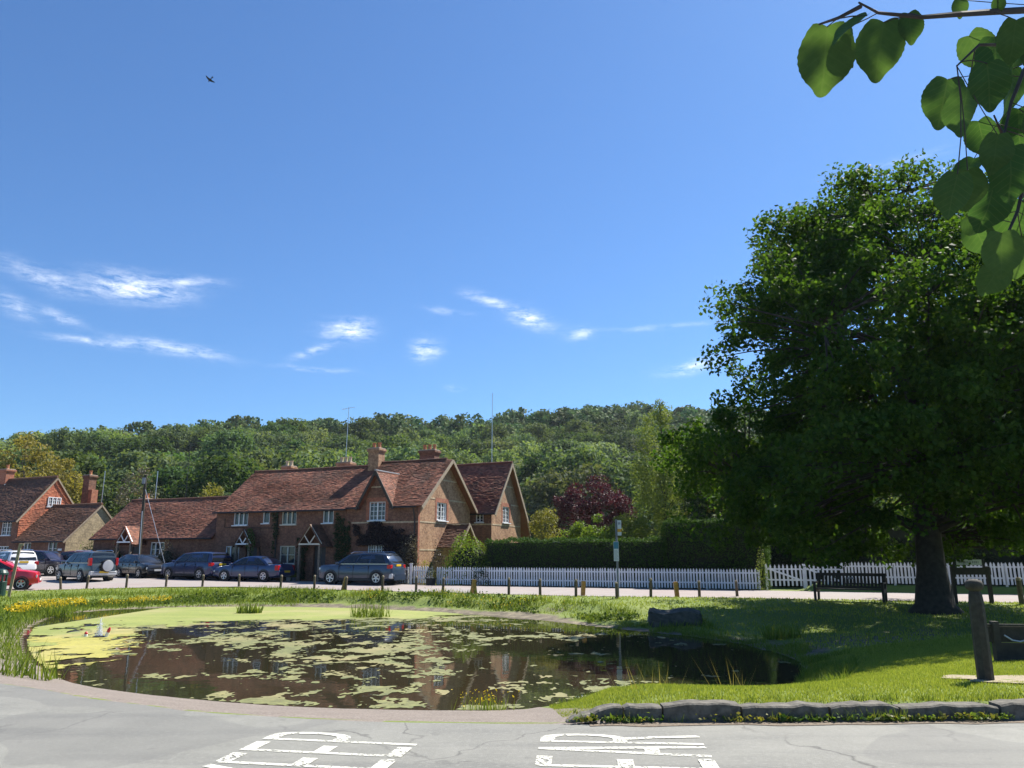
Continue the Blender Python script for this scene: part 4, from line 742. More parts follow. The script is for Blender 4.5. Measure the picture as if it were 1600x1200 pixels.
s_ = onT(126, 885, -.9)[0]; car('estate_car', 'maroon car mostly hidden behind the grey-green SUV', tuple(W(s_, -1.5, cz(s_, -1.5))), ROW, 4.4, 1.78, 1.62, 1.0, SUVG, .85, None, 'paint_maroon', .33, (-1.3, 1.3), lamps='mid')
pr_ = G(30, 922, .0); car('hatchback', 'bright red small car beside the wooden signpost', (pr_[0] - 1.33, pr_[1] + .25, cz(*ST(pr_))), R(25), 3.6, 1.6, 1.48, .92, (-1.7, -1.45, .1, .98), .80, None, 'paint_red', .29, (-1.1, 1.13), lamps='tall', panes=((.05, .45), (.48, .97)))
# ------------------------------------------------------------------ fences and gates
def picket_mesh(h=.95, w=.084):
    b = MB(); v = [(-w / 2, 0), (w / 2, 0), (w / 2, h - .09), (0, h), (-w / 2, h - .09)]; fr_ = [(x, -.011, z) for x, z in v]; bk = [(x, .011, z) for x, z in v]; b.poly(fr_); b.poly(bk[::-1])
    for i in range(5): b.poly([fr_[i], fr_[(i + 1) % 5], bk[(i + 1) % 5], bk[i]])
    me = b.mesh('picket'); me.materials.append(mat('fence_white')); return me
PICK = picket_mesh(); PICK_T = picket_mesh(1.0)
def fence(name, label, s0, s1, t, z, pitch=.145, h=.95, me=PICK, cat='fence', posts=True, group=None):
    o = thing(name, label, cat, tuple(W(s0, t, z)), ROWA, group); n = int((s1 - s0) / pitch)
    for i in range(n + 1):
        p = bpy.data.objects.new('picket', me); COL.objects.link(p); p.parent = o; p.location = (i * pitch, 0, .04 + random.uniform(-.012, .012)); p.rotation_euler = (0, R(random.uniform(-1.2, 1.2)), 0)
    for zz in (.28, h - .2): MB().box(-.05, s1 - s0 + .05, .012, .05, zz, zz + .07).build('rail', 'fence_white', o)
    if posts:
        k = max(1, round((s1 - s0) / 2.4))
        for i in range(k + 1): x = (s1 - s0) * i / k; MB().box(x - .045, x + .045, .052, .14, -.3, h - .02).build('post', 'fence_white', o)
    return o
fence('picket_fence', 'short white picket fence behind the slate blue SUV', -1.5, -.2, -.75, cz(-1, -.75))
fence('picket_fence', 'long white picket fence in front of the clipped hedge', 1.75, 19.0, -.75, cz(5, -.75))
fence('picket_fence', 'white picket fence on the raised verge behind the oak trunk', 22.7, 33.5, -.62, .34)
g = fence('garden_gate', 'small white picket garden gate beside the tall gatepost', .25, 1.45, -.72, cz(1, -.7) + .03, .14, .9, cat='gate', posts=False); MB().bar((.05, .03, .3), (1.15, .03, .8), .03, .06).build('brace', 'fence_white', g)
tag(MB().box(-.07, .07, -.07, .07, -.2, 1.05).box(-.09, .09, -.09, .09, 1.05, 1.1).build('gatepost', 'white_paint'), 'stout white square gatepost beside the small garden gate', 'gatepost').location = W(.08, -.8, .08)
for (a, c, rev, lb) in ((19.35, 20.95, 0, 'white five-braced field gate leaf hung beside the ivy post'), (21.1, 22.6, 1, 'white field gate leaf next to the raised fence')):
    g = fence('driveway_gate', lb, a, c, -.35, .16, .19, .98, PICK_T, 'gate', False); L_ = c - a; MB().bar((.05, -.03, .85 if not rev else .85), (L_ - .05, -.03, .3), .035, .08).build('brace', 'fence_white', g)
    for x in (-.07, L_ + .01): MB().box(x, x + .065, -.04, .06, -.15, 1.06).build('stile', 'fence_white', g)

# ------------------------------------------------------------------ street furniture
bol = [(95, 921, 8), (135, 920, 4), (197, 919, 0), (259, 918, 0), (316, 918, 1), (373, 918, 0), (438, 920, 2), (491, 921, -1), (540, 922, 0), (597, 924, 0), (650, 925, 0), (692, 926, 1), (795, 929, 0), (844, 930, 0), (900, 932, 0), (964, 934, -1), (1017, 933, 0), (1093, 933, 0), (1152, 932, -1), (1597, 944, 0)]
bm_ = MB().lathe([(.062, -.25), (.06, .02), (.056, .62), (.045, .665), (.02, .68)], 9).mesh('bollard'); bm_.materials.append(mat('post_wood'))
cap_ = MB().lathe([(.058, .60), (.059, .625), (.046, .668), (.02, .683)], 9).mesh('top_band'); cap_.materials.append(mat('post_pale'))
for x, y, ln in bol:
    p = G(x, y, 0); zz = float(terr(np.array(p[0]), np.array(p[1]))); o = bpy.data.objects.new('bollard', bm_); COL.objects.link(o); o.location = (p[0], p[1], zz); o.rotation_euler = (R(random.uniform(-2, 2)), R(ln), random.uniform(0, 6)); o.scale = (1, 1, random.uniform(.92, 1.08)) if x < 1500 else (1.5, 1.5, 1.3)
    if ln >= 4: tag(o, 'low wooden bollard leaning over at the edge of the far grass near the parked cars', 'bollard', 'leaning bollards')
    elif x > 1500: tag(o, 'thick brown wooden post at the road edge beyond the street name sign', 'bollard')
    else: tag(o, 'low dark wooden bollard at the edge between grass and far road', 'bollard', 'bollards along the far road')
    c = bpy.data.objects.new('top_band', cap_); COL.objects.link(c); c.parent = o
ym = MB().box(-.075, .075, -.06, .06, -.2, .62).mesh('stub_post'); ym.materials.append(mat('post_yellow'))
for x, y, ln, m_ in [(535, 922, 14, 0), (737, 927, 12, 0), (743, 928, -8, 1), (911, 931, 4, 1), (1059, 933, -5, 1)]:
    p = G(x, y); o = bpy.data.objects.new('stub_post', ym); COL.objects.link(o); o.location = (p[0], p[1] + .08, float(terr(np.array(p[0]), np.array(p[1])))); o.rotation_euler = (0, R(ln), .3 + ln * .02)
    tag(o, 'weathered orange-yellow square stub post leaning beside the bollards', 'post', 'yellow stub posts among the bollards')
p = G(14, 928); o = MB().box(-.055, .055, -.055, .055, -.3, 2.28).box(-.02, .13, -.045, .045, 2.2, 2.30).build('signpost', 'post_pale', bevel=.01); o.location = (p[0], p[1], float(terr(np.array(p[0]), np.array(p[1])))); o.rotation_euler = (0, R(4.5), .4); tag(o, 'tall pale timber signpost leaning beside the litter bin', 'signpost')
p = G(2, 927); bn = thing('litter_bin', 'dark green litter bin with domed hood', 'litter bin', (p[0] - .12, p[1], float(terr(np.array(p[0]), np.array(p[1])))), .1)
MB().lathe([(.25, 0), (.26, .04), (.27, .62), (.26, .64)], 16).build('body', 'bin_green', bn); MB().lathe([(.29, .92), (.28, 1.0), (.2, 1.12), (.08, 1.17)], 16).build('hood', 'bin_green', bn)
for a in (45, 135, 225, 315): MB().box(-.035, .035, -.035, .035, .6, .95, Matrix.Translation((.225 * math.cos(R(a)), .225 * math.sin(R(a)), 0))).build('hood_support', 'bin_green', bn)
# utility pole and stay
ps = onT(218, 868, -1.5)[0]; up_ = based('utility_pole', 'wooden utility pole with a stay wire in front of the low cottage', 'utility pole', (ps, -1.5, cz(ps, -1.5)), row=True); zt_ = onT(228, 742, -1.5)
MB().tube([(ps, -1.5, -.3), ((ps + zt_[0]) / 2, -1.5, 3.4), (zt_[0], -1.5, zt_[1])], [.11, .10, .085], 10).build('pole', 'weathered_oak', up_); MB().tube([(ps + .18, -1.62, 0), (zt_[0] + .12, -1.6, 4.5)], .03, 6).build('cable_guard', 'aerial_metal', up_)
se = onT(266, 875, -1.7); MB().tube([(zt_[0], -1.5, zt_[1] - .8), (se[0], -1.7, .2)], .016, 5).build('stay_wire', 'aerial_metal', up_); MB().box(zt_[0] - .12, zt_[0] + .12, -1.66, -1.6, zt_[1] - .6, zt_[1] - .2).build('junction_box', 'pole_grey', up_)
# bus stop
p = G(966, 934); bs = thing('bus_stop', 'bus stop pole with white and orange flag and timetable case', 'bus stop', (p[0] + .05, p[1] + .35, -.03), R(-8))
MB().tube([(0, 0, 0), (0, 0, 3.05)], .04, 8).build('pole', 'pole_grey', bs)
fl = MB().box(.04, .20, -.015, .015, 2.68, 3.02).box(.04, .20, -.015, .015, 2.42, 2.555).build('flag', 'sign_white', bs); MB().box(.04, .20, -.017, .017, 2.56, 2.675).build('flag_band', 'sign_orange', fl); MB().box(.075, .165, -.019, -.016, 2.86, 2.94).box(.08, .10, -.019, -.016, 2.83, 2.86).box(.14, .16, -.019, -.016, 2.83, 2.86).build('bus_symbol', 'print_grey', fl)
tt = MB().box(-.13, .07, -.10, -.045, 1.42, 2.18).build('timetable_case', 'sign_white', bs); MB().box(-.12, .06, -.106, -.101, 1.90, 2.165).build('timetable_heading', 'sign_blue', tt); b = MB()
for k in range(9): b.box(-.11, .05 - .02 * (k % 3), -.104, -.1015, 1.46 + k * .046, 1.476 + k * .046)
b.build('timetable_print', 'print_grey', tt)
# bench
pb = (G(1276, 937) + G(1386, 942)) / 2; be = thing('park_bench', 'dark slatted wooden park bench facing the pond beside the oak', 'bench', (pb[0], pb[1], float(terr(np.array(pb[0]), np.array(pb[1]))) + .0), R(-33)); BL = 1.18
for k in range(5): MB().box(-BL, BL, -.28 + k * .115, -.185 + k * .115, .42, .455).build('seat_slat', 'bench_wood', be)
for k in range(19): x = -BL + .1 + k * (2 * BL - .2) / 18; MB().bar((x, .31, .5), (x, .42, .92), .075, .02, (0, 1, 0)).build('back_slat', 'bench_wood', be)
MB().bar((-BL, .305, .5), (BL, .305, .5), .045, .08).bar((-BL, .43, .94), (BL, .43, .94), .05, .11).build('back_rail', 'bench_wood', be)
for sx in (-1, 1):
    x = sx * (BL - .04); MB().box(x - .04, x + .04, -.32, -.24, 0, .66).build('leg', 'bench_wood', be); MB().bar((x, .27, 0), (x, .44, .95), .08, .08, (0, 1, 0)).build('leg', 'bench_wood', be); MB().box(x - .05, x + .05, -.36, .4, .64, .69).build('armrest', 'bench_wood', be); MB().box(x - .03, x + .03, -.3, .3, .32, .41).build('seat_rail', 'bench_wood', be)
MB().box(-.12, .12, .37, .392, .78, .84).build('plaque', 'pole_grey', be)
# street name sign behind the oak
p0, p1 = G(1494, 943), G(1550, 943); sg = thing('street_name_sign', 'white street name plate on a dark wooden post and board frame', 'sign', tuple((p0 + p1) / 2 + np.array([0, 0, -.02])), math.atan2(p1[1] - p0[1], p1[0] - p0[0])); Ls = np.linalg.norm(p1 - p0)
for k in (-1, 1): MB().box(k * Ls / 2 - .055, k * Ls / 2 + .055, -.05, .05, -.2, 1.26).build('post', 'bench_wood', sg)
MB().box(-Ls / 2 - .08, Ls / 2 + .06, -.085, -.052, .98, 1.22).build('board', 'bench_wood', sg); pl = MB().box(-.50, .46, -.02, .02, 1.30, 1.50).box(-.56, -.50, -.03, .03, 1.15, 1.52).box(.46, .52, -.03, .03, 1.15, 1.52).build('name_plate_frame', 'print_black', sg); MB().box(-.46, .42, -.03, -.022, 1.31, 1.49).build('name_plate', 'sign_white', pl); b = MB(); x = -.36
while x < .30: w_ = random.uniform(.025, .05); b.box(x, x + w_, -.034, -.031, 1.36, 1.44); x += w_ + random.uniform(.018, .03)
b.build('worn_lettering', 'print_grey', pl)
# near post and the village stocks
p = G(1541, 1067); q_ = float(terr(np.array(p[0]), np.array(p[1]))); p = G(1541, 1067, q_); wp = thing('oak_post', 'weathered octagonal oak post with a rounded turned cap on the lawn', 'post', (p[0], p[1], q_), .2)
MB().lathe([(.098, -.25), (.095, 0), (.086, .95), (.074, 1.06), (.064, 1.075), (.064, 1.10)], 8).build('shaft', 'weathered_oak', wp); MB().lathe([(.064, 1.095), (.094, 1.11), (.104, 1.145), (.102, 1.18), (.085, 1.215), (.04, 1.232)], 16).build('cap', 'weathered_oak', wp, smooth=True)
b = MB(); c = []
for i in range(28): a = 2 * math.pi * i / 28; rr = 1 + .25 * math.sin(3 * a + 1) + .12 * math.sin(7 * a); x, y = p[0] + .28 + .72 * rr * math.cos(a), p[1] + .05 + .42 * rr * math.sin(a); c.append((x, y, max(q_ + .02, float(terr(np.array(x), np.array(y))) + .02)))
for i in range(28): b.poly([c[i], c[(i + 1) % 28], (p[0] + .28, p[1] + .05, q_ + .03)])
struct(b.build('bare_patch', 'gravel_sand')); BARE = (p[0] + .28, p[1] + .05)
p = G(1560, 1027, .08); sk = thing('village_stocks', 'old wooden stocks with two stacked boards and leg holes beside the oak post', 'stocks', (p[0], p[1], float(terr(np.array(p[0]), np.array(p[1])))), R(-6))
for k, x in enumerate((.0, 1.95)): MB().box(x - .045, x + .045, -.06, .06, -.2, .60).build('post', 'stocks_wood', sk)
for k, (z0, z1) in enumerate(((-.03, .28), (.295, .52))):
    o = wall(None, 'stocks_wood', (0, 0, 0), (1, 0, 0), (0, -1, 0), rect(-.16 if k else .062, 1.888, z0, z1), [], .05, 'leg_board'); o.parent = sk; sm = o.modifiers.new('thick', 'SOLIDIFY'); sm.thickness = .05
b = MB()
for x in (.5, .78, 1.2, 1.48): b.lathe([(.055, 0), (.055, .01)], 14, Matrix.Translation((x, -.002, .287)) @ Matrix.Rotation(R(90), 4, 'X'))
b.build('leg_hole', 'room_dark', sk); MB().tube([(.1, -.06, .40), (.2, -.08, .33), (.32, -.06, .31), (.45, -.08, .35), (.6, -.07, .31)], .012, 6).build('chain', 'aerial_metal', sk); MB().box(-.14, 1.95, -.02, .03, .525, .56).build('top_rail', 'weathered_oak', sk)
# stone slab in the far bank
p = G(1058, 974, -.42); bm = bmesh.new(); bmesh.ops.create_cube(bm, size=1); bmesh.ops.subdivide_edges(bm, edges=bm.edges, cuts=6, use_grid_fill=True)
for v in bm.verts:
    n_ = v.co.normalized(); v.co = v.co * .86 + n_ * .5 * .14 * 1.6; v.co += Vector([random.uniform(-.028, .028) for _ in range(3)]); v.co.z *= .55 + .12 * math.sin(v.co.x * 7); v.co.x *= 1.5; v.co.y *= .8
me = bpy.data.meshes.new('stone_slab'); bm.to_mesh(me); bm.free(); o = link('stone_slab', me, 'bank_stone'); o.location = (p[0], p[1] + .3, -.34); o.rotation_euler = (R(5), R(2), R(-14)); tag(o, 'large dark stone slab set in the far pond bank', 'stone')
# small fountain and two floats
p = G(155, 996, ZW); fo = thing('pond_fountain', 'small white water jet spraying up from the pond', 'fountain', (p[0], p[1], ZW)); MB().lathe([(.16, -.02), (.17, .03), (.05, .06)], 12).build('nozzle_float', 'dark_trim', fo); pts = []
b = MB()
for k in range(420):
    z = abs(random.gauss(0, .18)); r_ = abs(random.gauss(0, .02 + .045 * (1 if random.random() < .5 else .4))) + (.05 if z < .12 else 0) * random.random(); a = random.uniform(0, 6.28); s_ = random.uniform(.006, .014); c = Vector((r_ * math.cos(a), r_ * math.sin(a), .05 + z)); q4 = [c + Vector(v) * s_ for v in ((1, 0, -.6), (-.5, .87, -.6), (-.5, -.87, -.6), (0, 0, 1.2))]
    for t3 in ((0, 1, 2), (0, 1, 3), (1, 2, 3), (2, 0, 3)): b.poly([q4[i] for i in t3])
stuff(b.build('water_drops', 'spray', fo)); MB().lathe([(.03, .04), (.02, .3), (.012, .48), (.004, .52)], 7).build('jet', 'spray', fo)
for x, y, h_, lb in ((134, 995, .16, 'small red and white float left of the fountain jet'), (165, 996, .30, 'tall red-topped white float leaning right of the fountain jet')):
    p = G(x, y, ZW); f_ = thing('float', lb, 'float', (p[0], p[1], ZW - .02)); f_.rotation_euler = (0, R(18 if h_ > .2 else 0), 0); MB().lathe([(.02, 0), (.045, .03), (.045, h_ * .5), (.04, h_ * .55)], 10).build('body', 'float_white', f_); MB().lathe([(.042, h_ * .55), (.045, h_ * .8), (.02, h_)], 10).build('tip', 'float_red', f_)
# bird
bd = atD(328, 125, 55.); o = thing('bird', 'black bird flying high in the open sky', 'bird', tuple(bd), R(200)); o.rotation_euler = (R(15), R(30), R(150)); o.scale = (.72, .72, .72)
MB().tube([(-.30, 0, 0), (-.2, 0, .01), (-.05, 0, 0), (.1, 0, 0), (.2, 0, .02), (.27, 0, .02)], [.03, .04, .07, .07, .045, .01], 8).build('body', 'feather', o, smooth=True)
for k in (-1, 1): b = MB(); w0 = [(.12, k * .04, .02), (.10, k * .25, .12), (-.02, k * .48, .10), (-.12, k * .5, .08), (-.08, k * .25, .08), (-.12, k * .04, .02)]; b.poly(w0); b.poly([(x, y, z - .012) for x, y, z in w0][::-1]); b.build('wing', 'feather', o)
MB().poly([(-.25, -.03, .0), (-.25, .03, 0), (-.45, .09, 0), (-.45, -.09, 0)]).poly([(-.25, .03, -.012), (-.25, -.03, -.012), (-.45, -.09, -.012), (-.45, .09, -.012)]).build('tail', 'feather', o)

# ------------------------------------------------------------------ KEEP CLEAR painted on the road
def arc(cx, cy, rx, ry, a0, a1, n=9): return [(cx + rx * math.cos(R(a0 + (a1 - a0) * i / n)), cy + ry * math.sin(R(a0 + (a1 - a0) * i / n))) for i in range(n + 1)]
LW, LH = .30, 1.42
GL = {'K': [[(.05, 0), (.05, 1)], [(.05, .42), (1, 1)], [(.28, .55), (1, 0)]], 'E': [[(.05, 0), (.05, 1)], [(.0, .955), (1, .955)], [(.0, .5), (.8, .5)], [(.0, .045), (1, .045)]], 'P': [[(.05, 0), (.05, 1)], [(0, .955)] + arc(.5, .73, .45, .225, 90, -90) + [(0, .505)]],
      'C': [arc(.55, .5, .5, .455, 50, 310, 16)], 'L': [[(.05, 0), (.05, 1)], [(0, .045), (1, .045)]], 'A': [[(.0, 0), (.5, 1)], [(1, 0), (.5, 1)], [(.2, .33), (.8, .33)]], 'R': [[(.05, 0), (.05, 1)], [(0, .955)] + arc(.5, .73, .45, .225, 90, -90) + [(0, .505)], [(.45, .5), (.75, .3), (1, 0)]]}
def word(txt, name, label, anchor, rot):
    """anchor: foot of the last letter's stem; letters run away from the viewer, their tops point left"""
    o = thing(name, label, 'road marking', (anchor[0], anchor[1], 0), R(90) + rot); n = len(txt)
    for i, ch in enumerate(txt):
        b = MB(); x0 = (i - n + 1) * .405
        for k, st in enumerate(GL[ch]):
            pts = [Vector((x0 + u * LW, v * LH)) for u, v in st]; L_, R_ = [], []
            for j, p in enumerate(pts):
                d = (pts[min(j + 1, len(pts) - 1)] - pts[max(j - 1, 0)]).normalized(); nn = Vector((-d.y, d.x)); hw = .030 + .034 * abs(d.x); L_.append(p + nn * hw); R_.append(p - nn * hw)
            for j in range(len(pts) - 1): z = .004 + .001 * k; b.poly([(*R_[j], z), (*R_[j + 1], z), (*L_[j + 1], z), (*L_[j], z)])
        b.build('letter', 'road_paint', o)
word('KEEP', 'road_lettering', 'worn white word KEEP painted on the grey road', G(650, 1165), R(-10)); word('CLEAR', 'road_lettering', 'worn white word CLEAR painted on the grey road', G(1100, 1164), R(-5))
# ------------------------------------------------------------------ trees
def branch_path(a, b, sag=.12, n=6):
    a, b = np.array(a, float), np.array(b, float); m = (a + b) / 2 + np.array([0, 0, np.linalg.norm(b - a) * sag]) + RNG.normal(size=3) * np.linalg.norm(b - a) * .05
    return [(1 - t) ** 2 * a + 2 * t * (1 - t) * m + t * t * b for t in np.linspace(0, 1, n)]
def tree(name, label, base, prof, nclump, per, leaf, mat_leaf, trunk_r, crad=(.6, 1.1), group=None, limbs=10, shell=.45, trunk_top=.7, bark='bark', cat='tree', squash=(1, 1), lean=(0, 0), gaps=0.0, droop=0.0, keep=None, limb_r=.42, boughs=0):
    """prof: [(z, radius)] of the crown; clumps of leaves carried by limbs"""
    base = np.array(base, float); o = thing(name, label, cat, tuple(base), 0, group); zs = np.array([p[0] for p in prof]); rs = np.array([p[1] for p in prof]); cs = []; zz = np.linspace(zs[0], zs[-1], 200); pw = np.interp(zz, zs, rs) ** 1.5 + .2; pw /= pw.sum()
    if boughs:
        B_ = []
        for i in range(boughs):
            z = RNG.choice(zz, p=pw); a = i * 2.39996; r = np.interp(z, zs, rs) * RNG.uniform(.36, .96); B_.append((math.cos(a) * r, math.sin(a) * r, z))
        B_ = np.array(B_)
        while len(cs) < nclump:
            c = B_[RNG.integers(0, boughs)]; d_ = unit(RNG.normal(size=(1, 3)))[0] * RNG.uniform(.2, 1) ** .5; p = c + d_ * np.array([1.9, 1.9, 1.05]); rr = np.hypot(p[0], p[1])
            if rr < np.interp(p[2], zs, rs) * 1.1 and zs[0] - .3 < p[2] < zs[-1] + .2: cs.append(p)
    while len(cs) < nclump:
        z = RNG.choice(zz, p=pw); a = RNG.uniform(0, 2 * math.pi); r = np.interp(z, zs, rs) * (RNG.uniform(shell, 1) ** .7)
        r *= 1 + .09 * math.sin(3 * a + z * .9) + .07 * math.sin(7 * a + z * 2); p = np.array([math.cos(a) * r * squash[0] + lean[0] * z, math.sin(a) * r * squash[1] + lean[1] * z, z])
        if gaps and fbm(p[0] * .35 + 50, p[2] * .35 + p[1] * .2, 3) < gaps: continue
        if keep is not None and not keep(p + base): continue
        cs.append(p)
    cs = np.array(cs); cr = RNG.uniform(*crad, len(cs)); P, d = clump_points(cs, cr, per)
    if droop: P[:, 2] -= droop * RNG.random(len(P)) ** 2
    if keep is not None: k = keep(P + base); P, d = P[k], d[k]
    up = unit(d * .7 + np.array([0, 0, .5])); me = npmesh('crown', leaves(P, leaf, up, .7, .8), 4, mat_leaf); link('crown', me, None, o)
    H_ = zs[-1]; tt = np.array([lean[0] * H_ * trunk_top, lean[1] * H_ * trunk_top, H_ * trunk_top]); b = MB(); n = 9; path = [tt * f + np.array([math.sin(f * 5) * trunk_r * .3, math.cos(f * 4) * trunk_r * .25, 0]) * f for f in np.linspace(0, 1, n)]; path[0] = path[0] - np.array([0, 0, .3])
    rad = [trunk_r * (1.75 if f == 0 else 1) * (1 - f * .82) * (1 + .35 * math.exp(-f * 22)) for f in np.linspace(0, 1, n)]; path.insert(1, np.array([0, 0, .25])); rad.insert(1, trunk_r * 1.25); b.tube(path, rad, 12); tr = b.build('trunk', bark, o, smooth=True)
    if limbs:
        b = MB(); order = RNG.permutation(len(cs)); ends = []
        for k in order[:limbs]:
            c = cs[k]; f = np.clip((c[2] / H_ - .02) * .85 + RNG.uniform(-.05, .05), .24 + .16 * RNG.random(), .95) * .9; a = tt * f; pts = branch_path(a, a + (c - a) * .92, .10, 7); r0 = trunk_r * limb_r * (1 - f * .6); b.tube(pts, [r0 * (1 - .85 * i / 6) for i in range(7)], 7); ends += pts[2:]
        E_ = np.array(ends)
        for k in order[limbs:]:
            c = cs[k]; dd = np.linalg.norm(E_ - c, axis=1) + np.maximum(0, E_[:, 2] - c[2]) * .6; a = E_[np.argmin(dd)]; b.tube(branch_path(a, c, .08, 4), [trunk_r * .085, trunk_r * .065, trunk_r * .045, trunk_r * .02], 5, False)
        b.build('limbs', bark, tr, smooth=True)
    return o
pt = G(1462, 951); oz = float(terr(np.array(pt[0]), np.array(pt[1])))
oak = tree('oak_tree', 'large spreading oak tree with dark trunk standing on the pond lawn', (pt[0], pt[1], oz), [(2.0, 5.2), (3.0, 7.4), (5, 8.2), (7.2, 8.0), (8.8, 7.0), (10.0, 5.6), (11.4, 4.9), (12.8, 4.3), (13.8, 3.0), (14.6, .9)], 1300, 165, .145, 'oak_leaf', .46, (.40, .85), limbs=24, shell=.28, limb_r=.30, boughs=200)
# trees and shrubs behind the fence (row coordinates)
def rt(s, t): return tuple(W(s, t, float(gz(s, t)) - .05))
def px_at(x, Y): d = ray(x, 868); return np.array([d[0] / d[1] * Y, Y, 0])
def oval(h0, h1, r): return [(h0, r * .45), (h0 + (h1 - h0) * .25, r * .92), (h0 + (h1 - h0) * .5, r), (h0 + (h1 - h0) * .75, r * .8), (h0 + (h1 - h0) * .93, r * .42), (h1, r * .1)]
p = px_at(1042, 55); tree('birch_tree', 'tall feathery pale green birch rising behind the hedge', p, [(.8, 1.6), (3, 2.4), (6, 2.5), (9, 2.1), (11.5, 1.2), (13.4, .3)], 120, 190, .13, 'birch_leaf', .16, (.4, .8), limbs=12, shell=.1, trunk_top=.93, droop=1.0)
p = px_at(926, 66); tree('purple_plum_tree', 'dark purple-leaved tree behind the gabled house garden', p, oval(2.0, 8.0, 3.5), 120, 170, .17, 'purple_leaf', .18, (.5, .9), limbs=8)
p = px_at(848, 57); tree('variegated_shrub', 'tall yellow-green variegated shrub beside the rear gable', p, oval(.3, 5.2, 1.35), 50, 130, .13, 'yellow_leaf', .1, (.35, .6), limbs=5, cat='shrub')
p = px_at(925, 54); tree('green_shrub', 'bright green leafy shrub under the purple tree', p, oval(.3, 4.6, 2.1), 60, 150, .15, 'shrub_leaf', .1, (.4, .7), limbs=5, cat='shrub')
p = px_at(985, 53); tree('green_shrub', 'pale green rounded shrub between the purple tree and the birch', p, oval(.3, 4.6, 1.9), 60, 150, .13, 'birch_leaf', .1, (.4, .7), limbs=5, cat='shrub')
p = px_at(1118, 50); tree('lime_green_bush', 'yellow-green sunlit bush behind the tall hedge', p, oval(.5, 5.6, 1.9), 60, 140, .15, 'yellow_leaf', .1, (.4, .7), limbs=5, cat='shrub')
p = px_at(1145, 47); tree('yew_tree', 'dark dense yew behind the tall hedge by the birch', p, oval(.6, 9.4, 2.7), 150, 190, .15, 'ivy_leaf', .25, (.6, 1.0), limbs=8)
GT = 'garden trees behind the oak'
for k, (x, Y, h, r, m) in enumerate([(1230, 56, 8.5, 3.6, 'shrub_leaf'), (1310, 48, 6.5, 3.0, 'hedge_leaf'), (1400, 58, 10, 4.2, 'birch_leaf'), (1480, 47, 6.0, 3.0, 'shrub_leaf'), (1560, 52, 9, 4.0, 'hill_leaf'), (1640, 46, 8, 3.6, 'hedge_leaf'), (1730, 50, 9, 4, 'hill_leaf')]):
    tree('garden_tree', ['mid green garden tree behind the driveway gate', 'dark leafy tree behind the park bench', 'tall pale tree behind the oak crown', 'sunlit yellow-green tree behind the oak trunk', 'broad tree behind the street name sign', 'dark tree behind the raised picket fence end', 'tree beyond the dark one at the fence end'][k], px_at(x, Y), oval(.5, h, r), 80, 120, .2, m, .2, (.6, 1.1), limbs=7)
p = px_at(30, 88); tree('golden_tree', 'large golden-olive tree behind the tile-hung house', p, oval(3, 14.6, 5.0), 110, 110, .32, 'golden_leaf', .35, (.8, 1.5), limbs=8); p = px_at(80, 84); tree('golden_tree', 'smaller golden-olive tree beside the tall chimney stack', p, oval(2.5, 11.8, 3.3), 80, 110, .3, 'golden_leaf', .3, (.7, 1.2), limbs=8)
p = px_at(328, 70); tree('yellow_shrub', 'bright yellow-green tree crown showing over the low cottage roof', p, oval(1, 7.6, 2.6), 60, 120, .2, 'yellow_leaf', .15, (.5, .9), limbs=5)
p = px_at(205, 72); tree('grey_tree', 'sparse grey-green tree behind the low cottage', p, oval(2, 9.6, 2.2), 50, 60, .2, 'grey_leaf', .15, (.5, .8), limbs=8)

# hedges: leaves over a dense inner growth
def hedge(name, label, s0, s1, t0, t1, z0, z1, m, dens=420, leaf=.09, rough=.12, cat='hedge'):
    o = based(name, label, cat, ((s0 + s1) / 2, (t0 + t1) / 2, z0), row=True); w, d, h = s1 - s0, t1 - t0, z1 - z0; P, N = [], []
    for (n, A, f) in (((0, -1, 0), w * h, lambda u, v: (s0 + u * w, t0 + 0 * u, z0 + v * h)), ((0, 1, 0), w * h * .4, lambda u, v: (s0 + u * w, t1 + 0 * u, z0 + v * h)), ((0, 0, 1), w * d, lambda u, v: (s0 + u * w, t0 + v * d, z1 + 0 * u)), ((1, 0, 0), d * h, lambda u, v: (s1 + 0 * u, t0 + u * d, z0 + v * h)), ((-1, 0, 0), d * h, lambda u, v: (s0 + 0 * u, t0 + u * d, z0 + v * h))):
        k = int(A * dens); u, v = RNG.random(k), RNG.random(k); p = np.stack(f(u, v), 1); off = (fbm(p[:, 0] * 1.1 + p[:, 1], p[:, 2] * 1.4 + p[:, 1] * .7, 3) - .5) * rough * 4 + RNG.normal(size=k) * .05; P.append(p + np.array(n) * off[:, None]); N.append(np.tile(n, (k, 1)))
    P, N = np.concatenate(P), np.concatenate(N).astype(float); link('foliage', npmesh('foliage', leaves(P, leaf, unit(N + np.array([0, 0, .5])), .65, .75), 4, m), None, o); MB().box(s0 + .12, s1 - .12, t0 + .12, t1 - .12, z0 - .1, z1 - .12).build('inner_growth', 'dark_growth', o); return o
hedge('clipped_hedge', 'long dark clipped hedge with a flat sunlit top behind the picket fence', 4.2, 14.3, .2, 1.9, .1, 2.42, 'hedge_leaf'); hedge('clipped_hedge', 'taller dark clipped hedge block beside the driveway gate', 14.35, 19.2, .1, 2.4, .1, 3.35, 'hedge_leaf')
hedge('dark_hedge', 'rough dark hedge behind the raised white fence', 22.4, 35, .5, 2.4, .35, 2.9, 'ivy_leaf', 380, .11, .3); hedge('garden_screen', 'shadowed dark shrubbery behind the driveway gate', 19, 23.5, 4.2, 5.6, 0, 4.0, 'ivy_leaf', 300, .13, .35)
